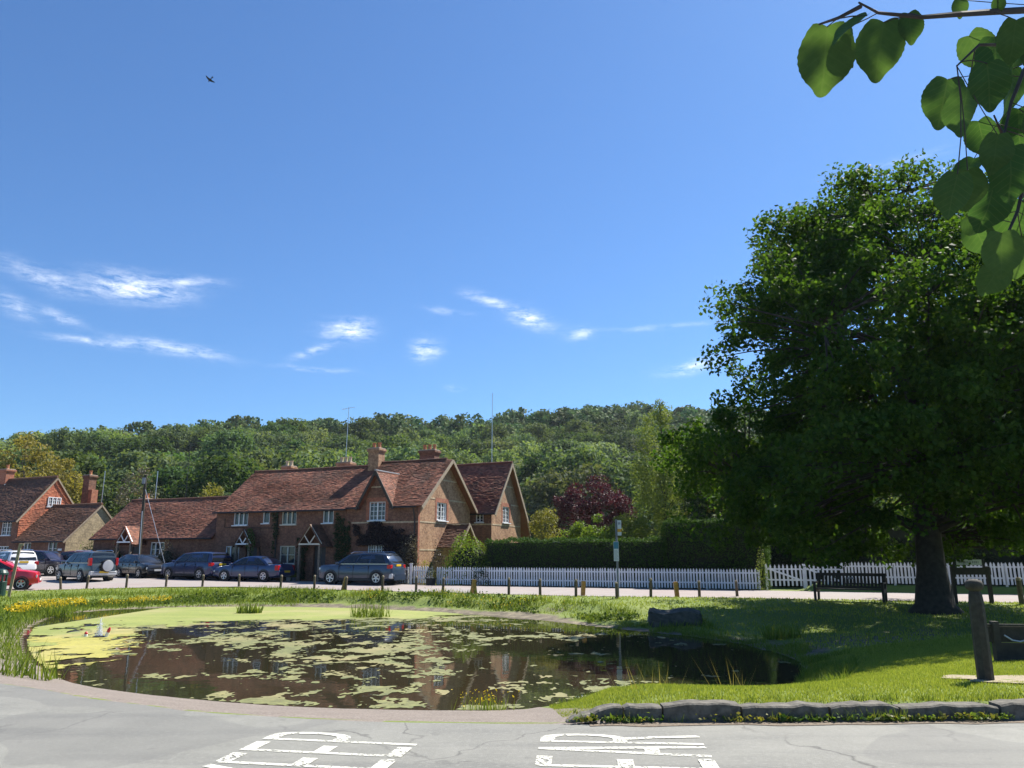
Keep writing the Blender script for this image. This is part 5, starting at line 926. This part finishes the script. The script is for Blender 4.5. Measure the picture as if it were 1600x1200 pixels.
def bush(name, label, c, r, n, leaf, m, cat='shrub', flat=1.0, core=True):
    o = thing(name, label, cat, tuple(c)); d = unit(RNG.normal(size=(n, 3))); d[:, 2] = np.abs(d[:, 2]) * 1.0 - .12; k = RNG.uniform(.72, 1.08, (n, 1)); bump = 1 + .35 * (fbm(d[:, 0] * 2.2 + c[0], d[:, 2] * 2.2 + d[:, 1] * 1.5 + 7, 3)[:, None] - .5) * 2
    P = d * np.array(r) * k * bump; P[:, 2] = np.maximum(P[:, 2], .02); link('foliage', npmesh('foliage', leaves(P, leaf, unit(d + np.array([0, 0, .35])), .65, .8), 4, m), None, o)
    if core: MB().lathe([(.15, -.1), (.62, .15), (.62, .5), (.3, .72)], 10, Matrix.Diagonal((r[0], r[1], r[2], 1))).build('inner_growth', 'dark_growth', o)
    return o
bush('round_shrub', 'large rounded bright-topped shrub spilling over the picket fence', rt(3.2, .5), (1.75, 1.2, 2.95), 6500, .11, 'shrub_leaf'); bush('trailing_shrub', 'dark trailing shrub hanging through the long picket fence', rt(4.6, -.75), (.7, .3, 1.2), 900, .08, 'ivy_leaf', core=False)
bush('clipped_bush', 'clipped bright green bush in front of the flint gable', rt(-26.6, .2), (.95, .9, 2.45), 1800, .10, 'shrub_leaf'); bush('grey_bush', 'grey-green bush in front of the low cottage', rt(-18.6, -.7), (.95, .7, 2.4), 1600, .09, 'grey_leaf'); bush('small_bush', 'loose green bush beside the small white porch', rt(-23.3, -.5), (.6, .5, 2.3), 800, .09, 'hedge_leaf')
bush('corner_shrub', 'tall grey twiggy climbing shrub at the house corner', rt(-.25, -.45), (.75, .45, 3.3), 2300, .075, 'grey_leaf', core=False); bush('purple_shrub', 'dark purple shrub in front of the lit gable', rt(.75, 1.0), (.5, .5, 2.7), 900, .08, 'black_leaf', core=False); bush('low_shrub', 'low yellow-green shrub behind the small garden gate', rt(.6, -.1), (.55, .45, 1.5), 700, .09, 'yellow_leaf', core=False); bush('brown_shrub', 'brown shrub growing through the short picket fence', rt(-.75, -.85), (.25, .25, 1.6), 420, .07, 'grey_leaf', core=False)
for s_, w_, h_, lb in ((-13.0, .6, 1.7, 'dark shrub under the left casement window'), (-11.2, .7, 1.6, 'dark shrub beside the smaller porch'), (-9.2, .8, 1.3, 'dark shrub below the cream ground floor window'), (-5.0, .9, 1.2, 'dark shrub beside the larger porch'), (-16.5, .8, 1.4, 'dark shrub at the corner of the low cottage'), (-28.2, .7, 1.0, 'low shrub by the flint cottage corner'), (-32.8, .8, 1.5, 'shrub under the flint cottage window')): bush('wall_shrub', lb, rt(s_, -.45), (w_, .4, h_), 900, .08, 'ivy_leaf')
bush('gatepost_ivy', 'sunlit light green climber on the post of the driveway gate', rt(19.15, -.7), (.28, .25, 2.0), 650, .07, 'birch_leaf', 'climber', core=False)
def climber(name, label, m, s0, s1, z0, z1, n, thr=.45, t=-.06, leaf=.10):
    o = based(name, label, 'climber', ((s0 + s1) / 2, -.1, cz((s0 + s1) / 2, 0)), row=True); s_ = RNG.uniform(s0, s1, n); z = RNG.uniform(z0, z1, n); e = np.minimum(np.minimum(s_ - s0, s1 - s_) / max(.3, (s1 - s0) * .3), (z1 - z) / .6).clip(0, 1); k = fbm(s_ * 1.3 + s0, z * 1.3, 4) * (.5 + .5 * e) > thr - .12 * (e > .8)
    P = np.stack([s_, t - np.abs(RNG.normal(size=n)) * .11, z], 1)[k]; link('foliage', npmesh('foliage', leaves(P, leaf, np.tile([0, -1, .4], (len(P), 1)), .75, .6), 4, m), None, o); MB().tube([((s0 + s1) / 2, -.08, 0), ((s0 + s1) / 2 + .1, -.05, z1 * .5), ((s0 + s1) / 2 - .1, -.05, z1 * .8)], [.05, .035, .015], 6).build('stem', 'bark', o)
climber('ivy', 'dark green ivy climbing beside the larger porch to the eaves', 'ivy_leaf', -5.7, -4.35, .2, 4.3, 3400, .40); climber('ivy', 'ivy column between the narrow and cream upper windows', 'ivy_leaf', -10.6, -9.9, .3, 4.5, 1500, .42); climber('ivy', 'thick ivy on the wall left of the larger porch', 'ivy_leaf', -8.6, -7.6, .2, 3.1, 2200, .40); climber('wisteria', 'black-leaved climber spread under the dormer window', 'black_leaf', -4.35, -.05, 2.2, 3.6, 6500, .30); climber('wisteria', 'dark climber round the ground floor right window', 'black_leaf', -2.25, -.05, .2, 2.8, 4500, .28); climber('ivy', 'leafy climber on the smaller white porch', 'hedge_leaf', -11.75, -11.1, .3, 3.3, 900, .42, -.75)
tp = thing('topiary_cone', 'dark clipped cone shrub in a black pot by the garden gate', 'potted plant', rt(1.55, -1.15)); MB().lathe([(.2, 0), (.26, .05), (.28, .42), (.24, .42)], 14).build('pot', 'dark_trim', tp); z_ = RNG.uniform(.4, 1.3, 900); a_ = RNG.uniform(0, 6.283, 900); r_ = .3 * (1.36 - z_) / .9; link('foliage', npmesh('foliage', leaves(np.stack([r_ * np.cos(a_), r_ * np.sin(a_), z_], 1), .06), 4, 'ivy_leaf'), None, tp)
for s_, m_, lb in ((-8.35, 'sign_white', 'white plant pot on the pavement by the larger porch'), (-7.95, 'pole_grey', 'grey plant pot beside the white one'), (-5.6, 'terracotta', 'terracotta plant pot on the right of the larger porch')):
    t_ = thing('plant_pot', lb, 'plant pot', rt(s_, -.9)); MB().lathe([(.11, 0), (.15, .22), (.165, .26), (.14, .26), (.13, .2)], 12).build('pot', m_, t_); link('foliage', npmesh('foliage', leaves(RNG.normal(size=(140, 3)) * [.1, .1, .08] + [0, 0, .34], .07), 4, 'shrub_leaf'), None, t_)
b = based('panel_fence', 'grey timber panel fence beyond the rear gable', 'fence', (4.2, 12.5, 0), row=True)
for k in range(36): MB().box(1.9 + k * .15, 2.04 + k * .15, 12.5, 12.52, 0, 2.6).build('board', 'pole_grey', b)

# ------------------------------------------------------------------ wood on the hill
def crown_mesh(name, m, h, r, ncl, per, leaf, trunk=True, seed=0):
    zz = RNG.uniform(.28, 1, ncl) * h; rr = r * np.sqrt(np.clip(1 - ((zz / h - .52) / .5) ** 2, .04, 1)); a = RNG.uniform(0, 6.283, ncl); k = RNG.uniform(.62, 1, ncl); C = np.stack([rr * k * np.cos(a), rr * k * np.sin(a), zz], 1); cr = RNG.uniform(.16, .30, ncl) * r * 1.15
    P, d = clump_points(C, cr, per, .8); V = leaves(P, leaf, unit(d * .8 + np.array([0, 0, .45])), .8, .55); me = npmesh(name, V, 4, m)
    if not trunk: return me, V
    t = MB().tube([(0, 0, -1), (0, 0, h * .3), (.2, .1, h * .75)], [.32, .25, .1], 6).mesh('t'); bm = bmesh.new(); bm.from_mesh(me); n0 = len(bm.faces); bm.from_mesh(t); bm.faces.ensure_lookup_table()
    for f in bm.faces[n0:]: f.material_index = 1
    bm.to_mesh(me); bm.free(); me.materials.append(mat('bark')); return me
hv = [crown_mesh('woodland_tree', 'hill_leaf' if k < 5 else 'hill_leaf_b', random.uniform(12, 15), random.uniform(5.8, 7.2), 85, 62, .55) for k in range(8)]
low = [crown_mesh('lo', 'hill_leaf', random.uniform(12, 15), random.uniform(5.8, 7.2), 50, 20, 1.05, False)[1] for k in range(6)]
pts = []
Y = 108.0
while Y < 352:
    half0, half1 = -.70 * Y - 8, .72 * Y + 8; X = half0 + RNG.uniform(0, 6)
    while X < half1: pts.append((X + RNG.normal() * 1.3, Y + RNG.normal() * 2.0)); X += RNG.uniform(7, 12.5)
    Y += 8.6
pts = np.array(pts); hz_ = hillz(pts[:, 0], pts[:, 1]); tops = (hz_ + 11 - CAM_H) / pts[:, 1]; PX = proj(np.stack([pts[:, 0], pts[:, 1], hz_ + 8], 1))[0]
vis = (tops > .075) & (PX > -40) & (PX < 1180) & (hz_ > -.35); order = np.argsort(np.where(vis, pts[:, 1], 1e5)); ind = order[:300]; rest = [i for i in order[300:] if (hz_[i] > -.35)]
for n_, i in enumerate(ind):
    k = int(RNG.integers(0, 8)); o = bpy.data.objects.new('woodland_tree', hv[k]); COL.objects.link(o); s_ = RNG.uniform(.72, 1.22); o.location = (pts[i, 0], pts[i, 1], hz_[i]); o.rotation_euler = (0, 0, RNG.uniform(0, 6.28)); o.scale = (s_ * RNG.uniform(.85, 1.15), s_ * RNG.uniform(.85, 1.15), s_)
    if k < 5: tag(o, 'broadleaf tree in the wood covering the hillside', 'tree', 'green trees in the hillside wood')
    else: tag(o, 'paler green broadleaf tree in the hillside wood', 'tree', 'pale green trees in the hillside wood')
VV = []
for i in rest:
    v = low[int(RNG.integers(0, 6))]; a = RNG.uniform(0, 6.28); s_ = RNG.uniform(.8, 1.25); c_, n_ = math.cos(a), math.sin(a); VV.append(np.stack([(v[:, 0] * c_ - v[:, 1] * n_) * s_ + pts[i, 0], (v[:, 0] * n_ + v[:, 1] * c_) * s_ + pts[i, 1], v[:, 2] * s_ + hz_[i]], 1))
m, t = new_tree('far_wood_leaf'); g_ = t.add('ShaderNodeNewGeometry'); c = t.mix(g_.outputs['Random Per Island'], (.055, .105, .034), (.12, .18, .055)); o_ = t.add('ShaderNodeTexCoord').outputs['Object']; vo = t.add('ShaderNodeTexVoronoi', {'Vector': o_, 'Scale': .14}); hs = t.add('ShaderNodeHueSaturation', {'Color': c, 'Value': t.rng(t.add('ShaderNodeSeparateColor', {0: vo.outputs['Color']}).outputs[0], 0, 1, .6, 1.4), 'Hue': t.rng(t.add('ShaderNodeSeparateColor', {0: vo.outputs['Color']}).outputs[1], 0, 1, .46, .53)}); p_ = pbsdf(t, hs.outputs[0], .7, **{'Specular IOR Level': .15}); tr_ = t.add('ShaderNodeBsdfTranslucent', {'Color': hs.outputs[0]}); finish(t, t.add('ShaderNodeMixShader', {0: .25, 1: p_, 2: tr_.outputs[0]}).outputs[0])
fw = link('far_wood', npmesh('far_wood', np.concatenate(VV), 4, 'far_wood_leaf'), None); stuff(fw); tag(fw, 'dense wood continuing up to the hill crest', 'wood')

# ------------------------------------------------------------------ grass, bank plants, flowers
def lawn_pts(n, x0, x1, y0, y1, cond=None, edge=.12):
    X = RNG.uniform(x0, x1, n); Y = RNG.uniform(y0, y1, n); dp = pond_d(X, Y); k = (dp > edge) & (Y > Ynear(X) + np.where(X > 1.15, .23, .05)) & (Y < Yfar(X) - .02); k &= ~((X < np.where(Y - Ynear(X) < .9, .95, .55)) & (dp < 4.6) & (Y < 17) & (Y - Ynear(X) < 4.4) & (X > -13))
    if cond is not None: k &= cond(X, Y, dp)
    X, Y, dp = X[k], Y[k], dp[k]; Z = terr(X, Y, dp); px, py, D = proj(np.stack([X, Y, Z + .05], 1)); v = (px > -60) & (px < 1660) & (py < 1215); return np.stack([X, Y, Z], 1)[v], dp[v]
def grass(name, label, P, h, w, m, cat='grass', lean=.35): o = link(name, npmesh(name, blades(P, h, w, lean), 3, m), None); stuff(o); tag(o, label, cat); return o
P, dp = lawn_pts(340000, .4, 13, 8.0, 17.5, lambda X, Y, d: ~((X - BARE[0]) ** 2 / .42 + (Y - BARE[1]) ** 2 / .13 < 1 + (vnoise(X * 9, Y * 9) - .5) * 1.2)); grass('lawn_grass', 'short sunlit lawn grass behind the granite kerb', P, .032 * (.6 + .9 * fbm(P[:, 0] * 1.4, P[:, 1] * 1.4, 4)), .010, 'grass_blade')
P, dp = lawn_pts(120000, .4, 13, 8.0, 17.5, lambda X, Y, d: ((Y - Ynear(X) < .42) | (d < .55)) & (fbm(X * 3, Y * 3, 3) > .44), .01); grass('lawn_edge_tufts', 'longer ragged grass along the kerb back and the pond lip', P[:16000], .085, .012, 'reed_leaf', 'grass', .8)
P, dp = lawn_pts(150000, -30, 22, 16, 43, lambda X, Y, d: (d > 1.0) & (np.minimum(Yfar(X) - Y, 9) < 12)); grass('bank_grass', 'mown grass on the far bank beside the bollards', P, .065, .035, 'grass_blade')
nz = lambda X, Y, a=.5: fbm(X * .8 + 3, Y * .8 + 8, 3) > a
P, dp = lawn_pts(120000, -28, 9, 17, 42, lambda X, Y, d: (d > .7) & (d < 2.6) & nz(X, Y, .50) & (X < 6)); grass('bank_herbage', 'rough tufted plants along the far edge of the pond', P, .22, .035, 'reed_leaf', 'plants', .6)
P, dp = lawn_pts(110000, -24, 5, 20, 42, lambda X, Y, d: (d > .9) & (d < 2.3) & (fbm(X * .55 + 31, Y * .55, 3) > .50)); P = P[:9000].copy(); P[:, 2] += np.abs(RNG.normal(size=len(P))) * .13 * (fbm(P[:, 0] * 1.5, P[:, 1] * 1.5, 3) + .2); o = link('dark_herbage', npmesh('dark_herbage', leaves(P, .11), 4, 'herb_leaf'), None); stuff(o); tag(o, 'low clumps of dark leafy herbs below the mown far bank', 'plants')
P, dp = lawn_pts(90000, 2.5, 13, 12, 31, lambda X, Y, d: (d < 1.0) & (fbm(X * 1.3 + 5, Y * 1.3, 3) > .50), .03); grass('pond_fringe', 'ragged grass fringing the shaded end of the pond', P[:9000], .13, .022, 'reed_leaf', 'grass', .8)
P, dp = lawn_pts(90000, -24, -8, 11, 40, lambda X, Y, d: (d > .15) & (d < 4.5) & (X < -9.5)); P = P[::2]; grass('left_bank_grass', 'long grass on the left bank of the pond', P, .20, .03, 'reed_leaf', 'grass', .6)
P, dp = lawn_pts(60000, -26, -9, 28, 42, lambda X, Y, d: (d > 1.0) & (d < 2.6) & nz(X * .7, Y * .7, .46) & (X < -15.5)); P = P[:1500].copy(); P[:, 2] += RNG.uniform(.12, .32, len(P)); o = link('yellow_flowers', npmesh('yellow_flowers', leaves(P, .075), 4, 'yellow_petal'), None); stuff(o); tag(o, 'yellow flowers in a drift on the far left bank', 'flowers')
P, dp = lawn_pts(30000, -9, 2, 27, 38, lambda X, Y, d: (d > .8) & (d < 2.4) & nz(X, Y, .6)); P = P[:260].copy(); P[:, 2] += RNG.uniform(.1, .25, len(P)); o = link('scattered_buttercups', npmesh('scattered_buttercups', leaves(P, .06), 4, 'yellow_petal'), None); stuff(o); tag(o, 'scattered buttercups on the middle of the far bank', 'flowers')
P, dp = lawn_pts(60000, .9, 10, 8.6, 16, lambda X, Y, d: (d < .6) & nz(X * 1.7, Y * 1.7, .48) & (Y < 13.2), .02); P = P[RNG.permutation(len(P))[:420]].copy(); P[:, 2] += RNG.uniform(.03, .07, len(P)); o = link('daisies', npmesh('daisies', leaves(P, .018, np.tile([0, -.3, 1.], (len(P), 1)), .9, .5), 4, 'white_petal'), None); stuff(o); tag(o, 'small white daisies fringing the lawn at the pond edge', 'flowers')
def reeds(name, label, c, n, r, h, w=.018, m='reed_leaf', cat='reeds'):
    c = np.array(c, float); a = RNG.uniform(0, 6.28, n); q = np.sqrt(RNG.random(n)) * np.array(r)[0] if hasattr(r, '__len__') else np.sqrt(RNG.random(n)) * r; P = np.stack([q * np.cos(a), q * np.sin(a) * (r[1] / r[0] if hasattr(r, '__len__') else .7), np.zeros(n)], 1); o = thing(name, label, cat, tuple(c)); link('leaves', npmesh('leaves', blades(P, h, w, .5), 3, m), None, o); return o
def gt(x, y, z): p = G(x, y, z); return (p[0], p[1], max(ZW - .02, float(terr(np.array(p[0]), np.array(p[1]))) - .02))
reeds('reed_clump', 'upright reed clump on the far bank opposite the kerb', gt(578, 962, -.55), 160, (.75, .4), .55, .04); reeds('reed_clump', 'reeds at the far left corner of the pond', gt(78, 960, -.5), 220, (.9, .5), .55, .04); reeds('iris_clump', 'spiky green irises at the near left pond edge', gt(42, 1056, -.4), 70, (.5, .3), .5, .03); reeds('iris_clump', 'small reed tuft at the apron edge near the algae', gt(22, 1048, -.4), 60, (.35, .25), .55, .03); reeds('iris_clump', 'reed tuft in the water by the yellow algae', gt(82, 1064, -.6), 26, (.2, .2), .35, .025); reeds('dock_clump', 'broad-leaved clump on the far bank under the blue saloon', gt(390, 952, -.45), 120, (.5, .3), .4, .07)
reeds('tall_grass', 'tall thin grass stems on the lawn edge', gt(1142, 1070, -.05), 22, (.22, .15), .45, .008, 'dry_blade', 'grass'); reeds('tall_grass', 'few thin grass stems near the flowering lawn edge', gt(1010, 1086, -.05), 16, (.5, .15), .3, .008, 'dry_blade', 'grass'); reeds('bank_plant', 'leafy plant in the shade of the oak by the pond', gt(1222, 985, -.3), 120, (.5, .35), .4, .05)
bc = thing('buttercup_clump', 'yellow buttercup clump between the apron and the pond', 'flowers', gt(765, 1106, -.5)); n = 120; P = np.stack([RNG.normal(size=n) * .2, RNG.normal(size=n) * .1, np.zeros(n)], 1); stuff(link('stems', npmesh('stems', blades(P, .24, .012, .3), 3, 'reed_leaf'), None, bc)); P = P[:70] + np.array([0, 0, 1]) * RNG.uniform(.1, .3, (70, 1)); stuff(link('petals', npmesh('petals', leaves(P, .035), 4, 'yellow_petal'), None, bc))
# weeds along the kerb foot
for k in range(34):
    x = RNG.uniform(900, 1600) if k < 26 else RNG.uniform(870, 1000); y0 = np.interp(x, [885, 1160, 1600], [1129, 1128, 1125]) + 1.0; p = G(x, y0); n = int(RNG.integers(8, 34)); s_ = RNG.uniform(.05, .14); P = RNG.normal(size=(n, 3)) * [s_, .02, .02]; P[:, 2] = np.abs(P[:, 2]) + .015; P[:, 1] = -np.abs(P[:, 1]) - .01
    o = thing('kerb_weed', 'small green weed sprouting at the foot of the granite kerb', 'weed', (p[0], p[1], .0), 0, 'weeds along the kerb foot'); link('leaves', npmesh('leaves', np.concatenate([leaves(P * RNG.uniform(.6, 1.6) + [0, 0, .01], RNG.uniform(.025, .06)), ]), 4, ['shrub_leaf', 'hedge_leaf', 'yellow_leaf'][k % 3]), None, o)

# ------------------------------------------------------------------ lime tree beside the camera, leaves hanging into view
lt = based('lime_tree', 'lime tree branch with large heart-shaped leaves hanging from above', 'tree', (4.1, 1.3, 0))
MB().tube([(4.1, 1.3, -.3), (4.1, 1.3, .3), (4.05, 1.35, 2.2), (3.9, 1.3, 4.2), (3.7, 1.2, 6.4)], [.34, .25, .22, .17, .06], 12).build('trunk', 'bark', lt, smooth=True)
def leaf_mesh(seed):
    """heart-shaped toothed lime leaf with a drawn-out tip, unit length along +y"""
    rng = np.random.default_rng(seed); n = 28; k = rng.uniform(-.3, .3); b = MB(); z = lambda x, y: -.18 * y * y + abs(x) * .22 + k * x * y + .02 * math.sin(9 * y + seed); V = []
    for i in range(n + 1):
        t = .5 - .5 * math.cos(math.pi * i / n); u_ = abs((t - .45) / (.45 if t < .45 else .55)); w = .47 * max(0, 1 - u_ ** 2.1) ** .6 * (1 + .016 * (1 if i % 2 else -1) * (.05 < t < .95)); w = max(w, .012) if 0 < i < n else 0; y = t + .11 * ss(.93, 1, t)
        for f in (-1, -.5, 0, .5, 1): x = w * f; V.append((x, float(y) - .16 * math.exp(-(t / .2) ** 2) * abs(f) * min(1, w * 4), z(x, float(y)) + (-.012 if f == 0 else 0)))
    b.v = V
    for i in range(n):
        for j in range(4): q = (i * 5 + j, i * 5 + j + 1, (i + 1) * 5 + j + 1, (i + 1) * 5 + j); b.f.append(q); b.uv.append([(V[a][0] + 1e-4, V[a][1]) for a in q])
    me = b.mesh('leaf', True); me.materials.append(mat('lime_leaf')); return me
LM = [leaf_mesh(k) for k in range(5)]
def hang_leaf(x, y, D, size, tilt=0, yaw=None, pitch=None):
    """leaf whose tip hangs down; x, y: centre of the blade"""
    c = atD(x, y, D); tip = Vector(-cU * math.cos(R(tilt)) + cR * math.sin(R(tilt))) + Vector(cF) * (pitch if pitch is not None else RNG.uniform(-.35, .35)); tip.normalize(); side = tip.cross(Vector(-cF)).normalized(); nr = side.cross(tip)
    rot = Matrix.Rotation(R(yaw if yaw is not None else RNG.uniform(-50, 50)), 3, tip); side = rot @ side; nr = rot @ nr; M = Matrix((side, tip, nr)).transposed().to_4x4(); o = bpy.data.objects.new('leaf', LM[int(RNG.integers(0, 5))]); COL.objects.link(o); o.parent = lt; base = Vector(c) - tip * size * .5; M = Matrix.Translation(base - Vector(lt['base'])) @ M @ Matrix.Scale(size, 4); o.matrix_local = M; return base
stems = []
for x, y, sz, tl, yw in [(1290, 92, 92, 4, 10), (1374, 76, 78, -6, 30), (1423, 42, 42, 12, 10), (1328, 40, 56, -62, 68), (1322, 72, 54, 4, 76), (1474, 158, 68, -10, 25), (1503, 168, 72, -20, 66), (1546, 132, 66, 5, 20), (1582, 140, 64, 0, -25), (1528, 78, 58, 18, 40), (1556, 88, 62, 0, 30), (1585, 62, 58, 0, 10), (1534, 214, 52, 8, 40), (1556, 238, 54, -5, 10), (1512, 262, 44, -40, 50), (1488, 302, 62, -15, 40), (1512, 296, 58, 10, 15), (1545, 325, 66, -5, 0), (1581, 268, 76, 0, 10), (1578, 345, 60, 20, 30), (1552, 434, 52, -25, 10), (1530, 372, 50, 20, 45), (1566, 396, 64, 0, 20), (1594, 400, 60, 0, 10), (1592, 200, 58, 10, 40), (1525, 350, 44, 60, 30), (1500, 12, 26, 0, 20), (1560, 8, 22, 10, 20)]:
    D = RNG.uniform(1.15, 1.45) if x < 1440 else RNG.uniform(1.3, 1.9); s_ = sz / FPX * D; stems.append((hang_leaf(x, y, D, s_, tl, yw), x, y, D))
for k in range(30):
    x = RNG.uniform(1548, 1720); y = RNG.uniform(40, 430); D = RNG.uniform(1.5, 2.3); stems.append((hang_leaf(x, y, D, RNG.uniform(.05, .072), RNG.uniform(-35, 35)), x, y, D))
tw = [[(1342, 4, 1.25), (1372, 20, 1.28), (1440, 27, 1.3), (1500, 22, 1.33), (1560, 18, 1.4), (1640, 14, 1.5), (1800, -60, 2.0)], [(1495, 103, 1.4), (1530, 70, 1.45), (1575, 70, 1.5), (1600, 40, 1.55), (1690, -30, 1.8)], [(1553, 180, 1.5), (1568, 215, 1.52), (1580, 160, 1.6), (1600, 110, 1.65), (1680, 20, 1.85)], [(1545, 395, 1.6), (1570, 375, 1.65), (1590, 330, 1.7), (1610, 240, 1.75), (1660, 120, 1.9), (1720, 0, 2.1)], [(1280, 38, 1.22), (1310, 28, 1.24), (1345, 10, 1.25)]]
nodes = []
for l in tw: p_ = [atD(*q) for q in l]; MB().tube(p_, [.0016 + .0010 * i for i in range(len(p_))], 6).build('twig', 'twig', lt); nodes += [p_[i] + (p_[i + 1] - p_[i]) * f for i in range(len(p_) - 1) for f in np.linspace(0, 1, 6)]
nd = np.array(nodes)
for base, x, y, D in stems: q = np.array(base); j = np.argmin(np.linalg.norm(nd - q, axis=1)); MB().tube(branch_path(nd[j], q, .05, 4), .0011, 4, False).build('leaf_stalk', 'twig', lt)
b = MB()
for e in ((1800, -60, 2.0), (1690, -30, 1.8), (1680, 20, 1.85), (1720, 0, 2.1)): q = atD(*e); b.tube(branch_path((3.95, 1.3, 3.6), q, .12, 7), [.05, .035, .028, .022, .016, .01, .005], 8)
b.build('branch', 'bark', lt, smooth=True)
n = 9000; C = unit(RNG.normal(size=(n, 3))) * (RNG.random((n, 1)) ** .4) * [2.5, 2.1, 1.7] + [3.6, 1.6, 5.4]; px, py, D = proj(C); k = ~((D > -.3) & (px > -250) & (px < 1780) & (py > -260) & (py < 1300)); o = link('crown', npmesh('crown', leaves(C[k], .1, None, .85), 4, 'lime_leaf'), None, lt); stuff(o)
# grass blades and dandelions rooted at the kerb foot
for k in range(20):
    x = RNG.uniform(900, 1600); p = G(x, np.interp(x, [885, 1160, 1600], [1129, 1128, 1125]) + .5); n = int(RNG.integers(10, 30)); P = RNG.normal(size=(n, 3)) * [.05, .01, 0]; o = thing('kerb_grass', 'grass tuft growing in the gutter against the granite kerb', 'grass', (p[0], p[1] - .01, .0), 0, 'grass tufts along the kerb foot'); link('blades', npmesh('blades', blades(P, RNG.uniform(.06, .14), .008, .7), 3, 'reed_leaf'), None, o)
# ------------------------------------------------------------------ air: thin summer haze over the valley
m, t = new_tree('haze_air'); vol = t.add('ShaderNodeVolumePrincipled', {'Color': (.80, .88, 1.0), 'Density': .00011, 'Anisotropy': .3}); om = t.add('ShaderNodeOutputMaterial'); t.l.new(vol.outputs[0], om.inputs['Volume'])
hz = MB().box(-700, 700, -60, 1000, -3.5, 95).build('haze', 'haze_air'); stuff(hz); tag(hz, 'thin bluish summer haze over the valley', 'haze')
